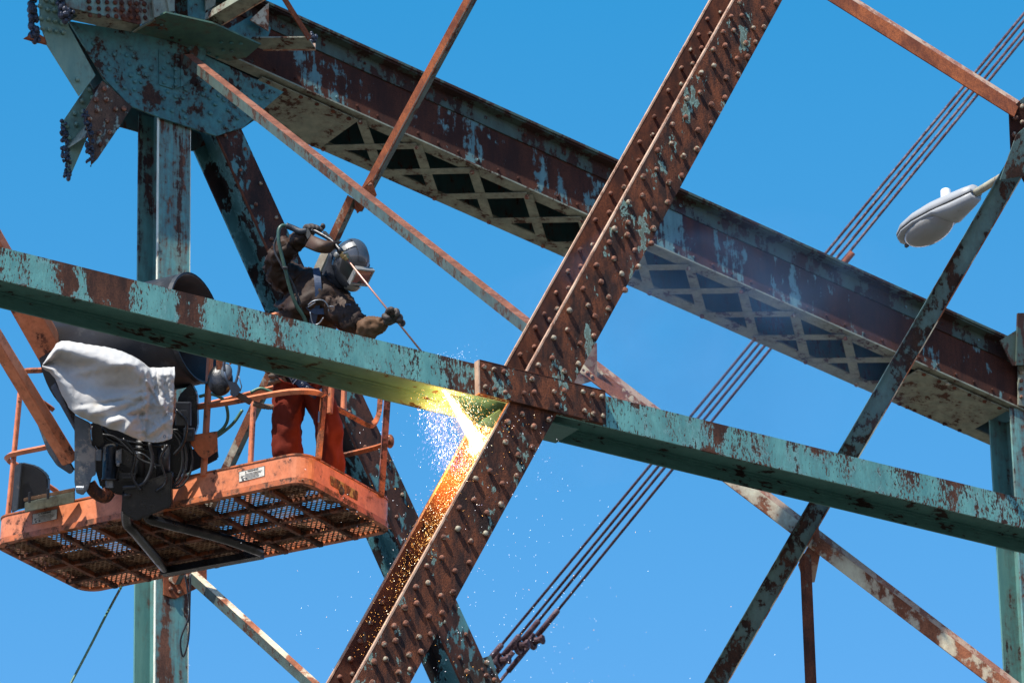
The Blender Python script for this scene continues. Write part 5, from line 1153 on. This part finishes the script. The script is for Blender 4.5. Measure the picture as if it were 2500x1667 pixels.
SM = [emis('white hot spark', (1, .86, .60), 7), emis('gold spark', (1, .50, .14), 3.4), emis('lilac spark', (.74, .62, 1.0), 1.15), emis('orange ember', (1, .34, .07), 1.5), emis('white mote', (.92, .92, 1.0), 2.4)]
bm = bmesh.new()
PX = 1 / 373.
# bright jet
for i in range(1100):
    t = rs.random() ** .85; w = 4 + 20 * t; o_ = rs.gauss(0, .42) * w
    x = 1081 + 88 * t + 10 * math.sin(t * 2) + o_ * .9; y = 948 + 150 * t - o_ * .45
    ang = math.atan2(165, 88) + rs.gauss(0, .05)
    core = abs(o_) < w * .36
    spark(bm, x, y, dC + (dS - dC) * t + rs.uniform(-.03, .03), rs.uniform(6, 16), rs.uniform(.0010, .0018) if core else rs.uniform(.0005, .0010), ang, 0 if core or rs.random() < .3 else 1)
def dstrip(x, y): return depth_of(near(x, y, -DD))
# gold spray over the diagonal's inner face
for i in range(5200):
    e_x = rs.expovariate(1 / 115); t = min(1, e_x / 600); yy = 1012 + e_x
    if yy > 1600: continue
    xe = linex(yy) - 5; wid = 62
    x = xe - abs(rs.gauss(.05, .40)) * wid
    if rs.random() < .16: x = xe + rs.uniform(-75, 95) * (1 - t) ** .5
    if x < xe - 85: continue
    spark(bm, x, yy + rs.uniform(-8, 8), dstrip(x, yy) - rs.uniform(.02, .10) - (.5 if x > xe else 0), rs.uniform(1.2, 3.8), rs.uniform(.0004, .0010), R(118) + rs.gauss(0, .35), rs.choices((0, 1, 3), (.10, .52, .38))[0])
# splash where the jet lands
for i in range(480):
    r_ = abs(rs.gauss(0, 1)); a_2 = rs.uniform(0, 2 * math.pi); x = 1162 + 17 * r_ * math.cos(a_2); y = 1092 + 26 * r_ * math.sin(a_2)
    spark(bm, x, y, dS - rs.uniform(.04, .14), rs.uniform(2, 7), rs.uniform(.0006, .0014), R(110) + rs.gauss(0, .8), rs.choices((0, 1), (.5, .5))[0])
# spray on the underside and round the cut
for i in range(900):
    x = 1108 + rs.gauss(0, 42); y = 985 + rs.gauss(0, 36) + (x - 1100) * .4
    if y < 945 + (x - 1100) * .25: continue
    spark(bm, x, y, dC - rs.uniform(-.05, .12), rs.uniform(2, 6), rs.uniform(.0004, .0009), R(65) + rs.gauss(0, .4), rs.choices((0, 1), (.2, .8))[0])
# lilac curtain left of the jet
for i in range(2800):
    t = rs.random() ** .9; y = 985 + 165 * t; x = 1062 + 40 * t + rs.gauss(0, 1) * (19 + 8 * t) + 22 * max(0, t - .5)
    if x > 1085 + 70 * t: continue
    spark(bm, x, y + rs.gauss(0, 8), dC + rs.uniform(-.15, .25), rs.uniform(2, 7), rs.uniform(.0003, .0008), R(100) + rs.gauss(0, .2), 2 if rs.random() < .9 else 0)
# loose motes drifting down and right
for i in range(420):
    y = 1000 + 667 * rs.random(); c = 1080 + (y - 1000) * .12; x = c + rs.gauss(0, 130 + (y - 1000) * .18)
    if rs.random() < .35: x = 1250 + rs.gauss(0, 110) + (y - 1100) * .12
    spark(bm, x, y, dC + rs.uniform(-.9, .5), rs.uniform(1.4, 4.0), rs.uniform(.0005, .0010), R(80) + rs.gauss(0, .7), rs.choices((4, 1, 2), (.72, .18, .10))[0])
for i in range(50):
    spark(bm, 1120 + rs.gauss(0, 26), 872 + rs.gauss(0, 12), dC + rs.uniform(-.2, .2), rs.uniform(1.2, 3.2), .0006, rs.uniform(0, 3), 4)
spk = obj('sparks', bm, SM, None, loc=V(1100, 946, dC)); tag(spk, 'shower of white, gold and lilac sparks falling from the cut in the beam', 'sparks', kind='stuff')
# glow of the burning cut: soft volumes of hot gas
def gas(name, pts, rad, col, st, label):
    bm = bmesh.new(); tube(bm, smoothpath(pts, 5), rad if not isinstance(rad, list) else [rad[0] + (rad[1] - rad[0]) * i / (5 * (len(pts) - 1)) for i in range(5 * (len(pts) - 1) + 1)], 14)
    mt, tr, n, b, l = newmat(name); n.remove(b); e = n.new('ShaderNodeEmission'); e.inputs[0].default_value = (*col, 1); e.inputs[1].default_value = st; l.new(e.outputs[0], n['Material Output'].inputs['Volume'])
    o = obj(name, bm, mt, None, True, loc=pts[0]); tag(o, label, 'flame', kind='stuff'); return o
jp = [V(1083, 948, dC), V(1118, 1010, dC + (dS - dC) * .4), V(1166, 1095, dS - .06)]
gas('flame_core', jp, [.013, .034], (1, .70, .34), 26, 'white hot jet of burning metal under the turquoise beam')
gas('flame_glow', jp, [.03, .09], (1, .40, .10), 1.7, 'orange glow of hot gas round the white jet')
pl = bpy.data.lights.new('flame_light', 'POINT'); pl.energy = 9.5; pl.color = (1, .37, .055); pl.shadow_soft_size = .05
po = bpy.data.objects.new('flame_light', pl); C.objects.link(po); po.location = V(1095, 985, dC - .03)
pl = bpy.data.lights.new('spray_light', 'POINT'); pl.energy = 13; pl.color = (1, .44, .10); pl.shadow_soft_size = .06
po = bpy.data.objects.new('spray_light', pl); C.objects.link(po); po.location = V(1120, 1130, dS - .28)

# ============================================================ SMOKE
bm = bmesh.new(); r_ = bmesh.ops.create_icosphere(bm, subdivisions=4, radius=1, matrix=basis(rgt, VW, upv, V(1650, 860, 38.9)) @ Matrix.Rotation(R(-12), 4, 'Y') @ Matrix.Diagonal((1.75, .95, .95, 1)))
for v in bm.verts: v.co += (v.co - V(1650, 860, 38.9)) * .22 * noise.noise(v.co * 1.1)
mt, tr, n, b, l = newmat('thin cutting smoke'); n.remove(b); pv = n.new('ShaderNodeVolumePrincipled'); pv.inputs['Color'].default_value = (.30, .58, 1, 1); pv.inputs['Anisotropy'].default_value = .0
g = n.new('ShaderNodeNewGeometry'); mp = n.new('ShaderNodeMapping'); l.new(g.outputs['Position'], mp.inputs[0]); mp.inputs['Location'].default_value = -(V(1650, 860, 38.9)); 
ln = n.new('ShaderNodeVectorMath'); ln.operation = 'LENGTH'; l.new(mp.outputs[0], ln.inputs[0])
fz_ = _noise(n, l, g.outputs['Position'], 1.3, 4, .6, .8)
dn_ = _math(n, l, 'MULTIPLY', _map(n, l, fz_, .38, .68, 0, 1), _map(n, l, ln.outputs['Value'], .3, 1.8, .31, 0))
l.new(dn_, pv.inputs['Density']); l.new(pv.outputs[0], n['Material Output'].inputs['Volume'])
smk = obj('smoke', bm, mt, None, True, loc=V(1650, 860, 38.9)); tag(smk, 'faint bluish smoke drifting right of the cut between the beams', 'smoke', kind='stuff')
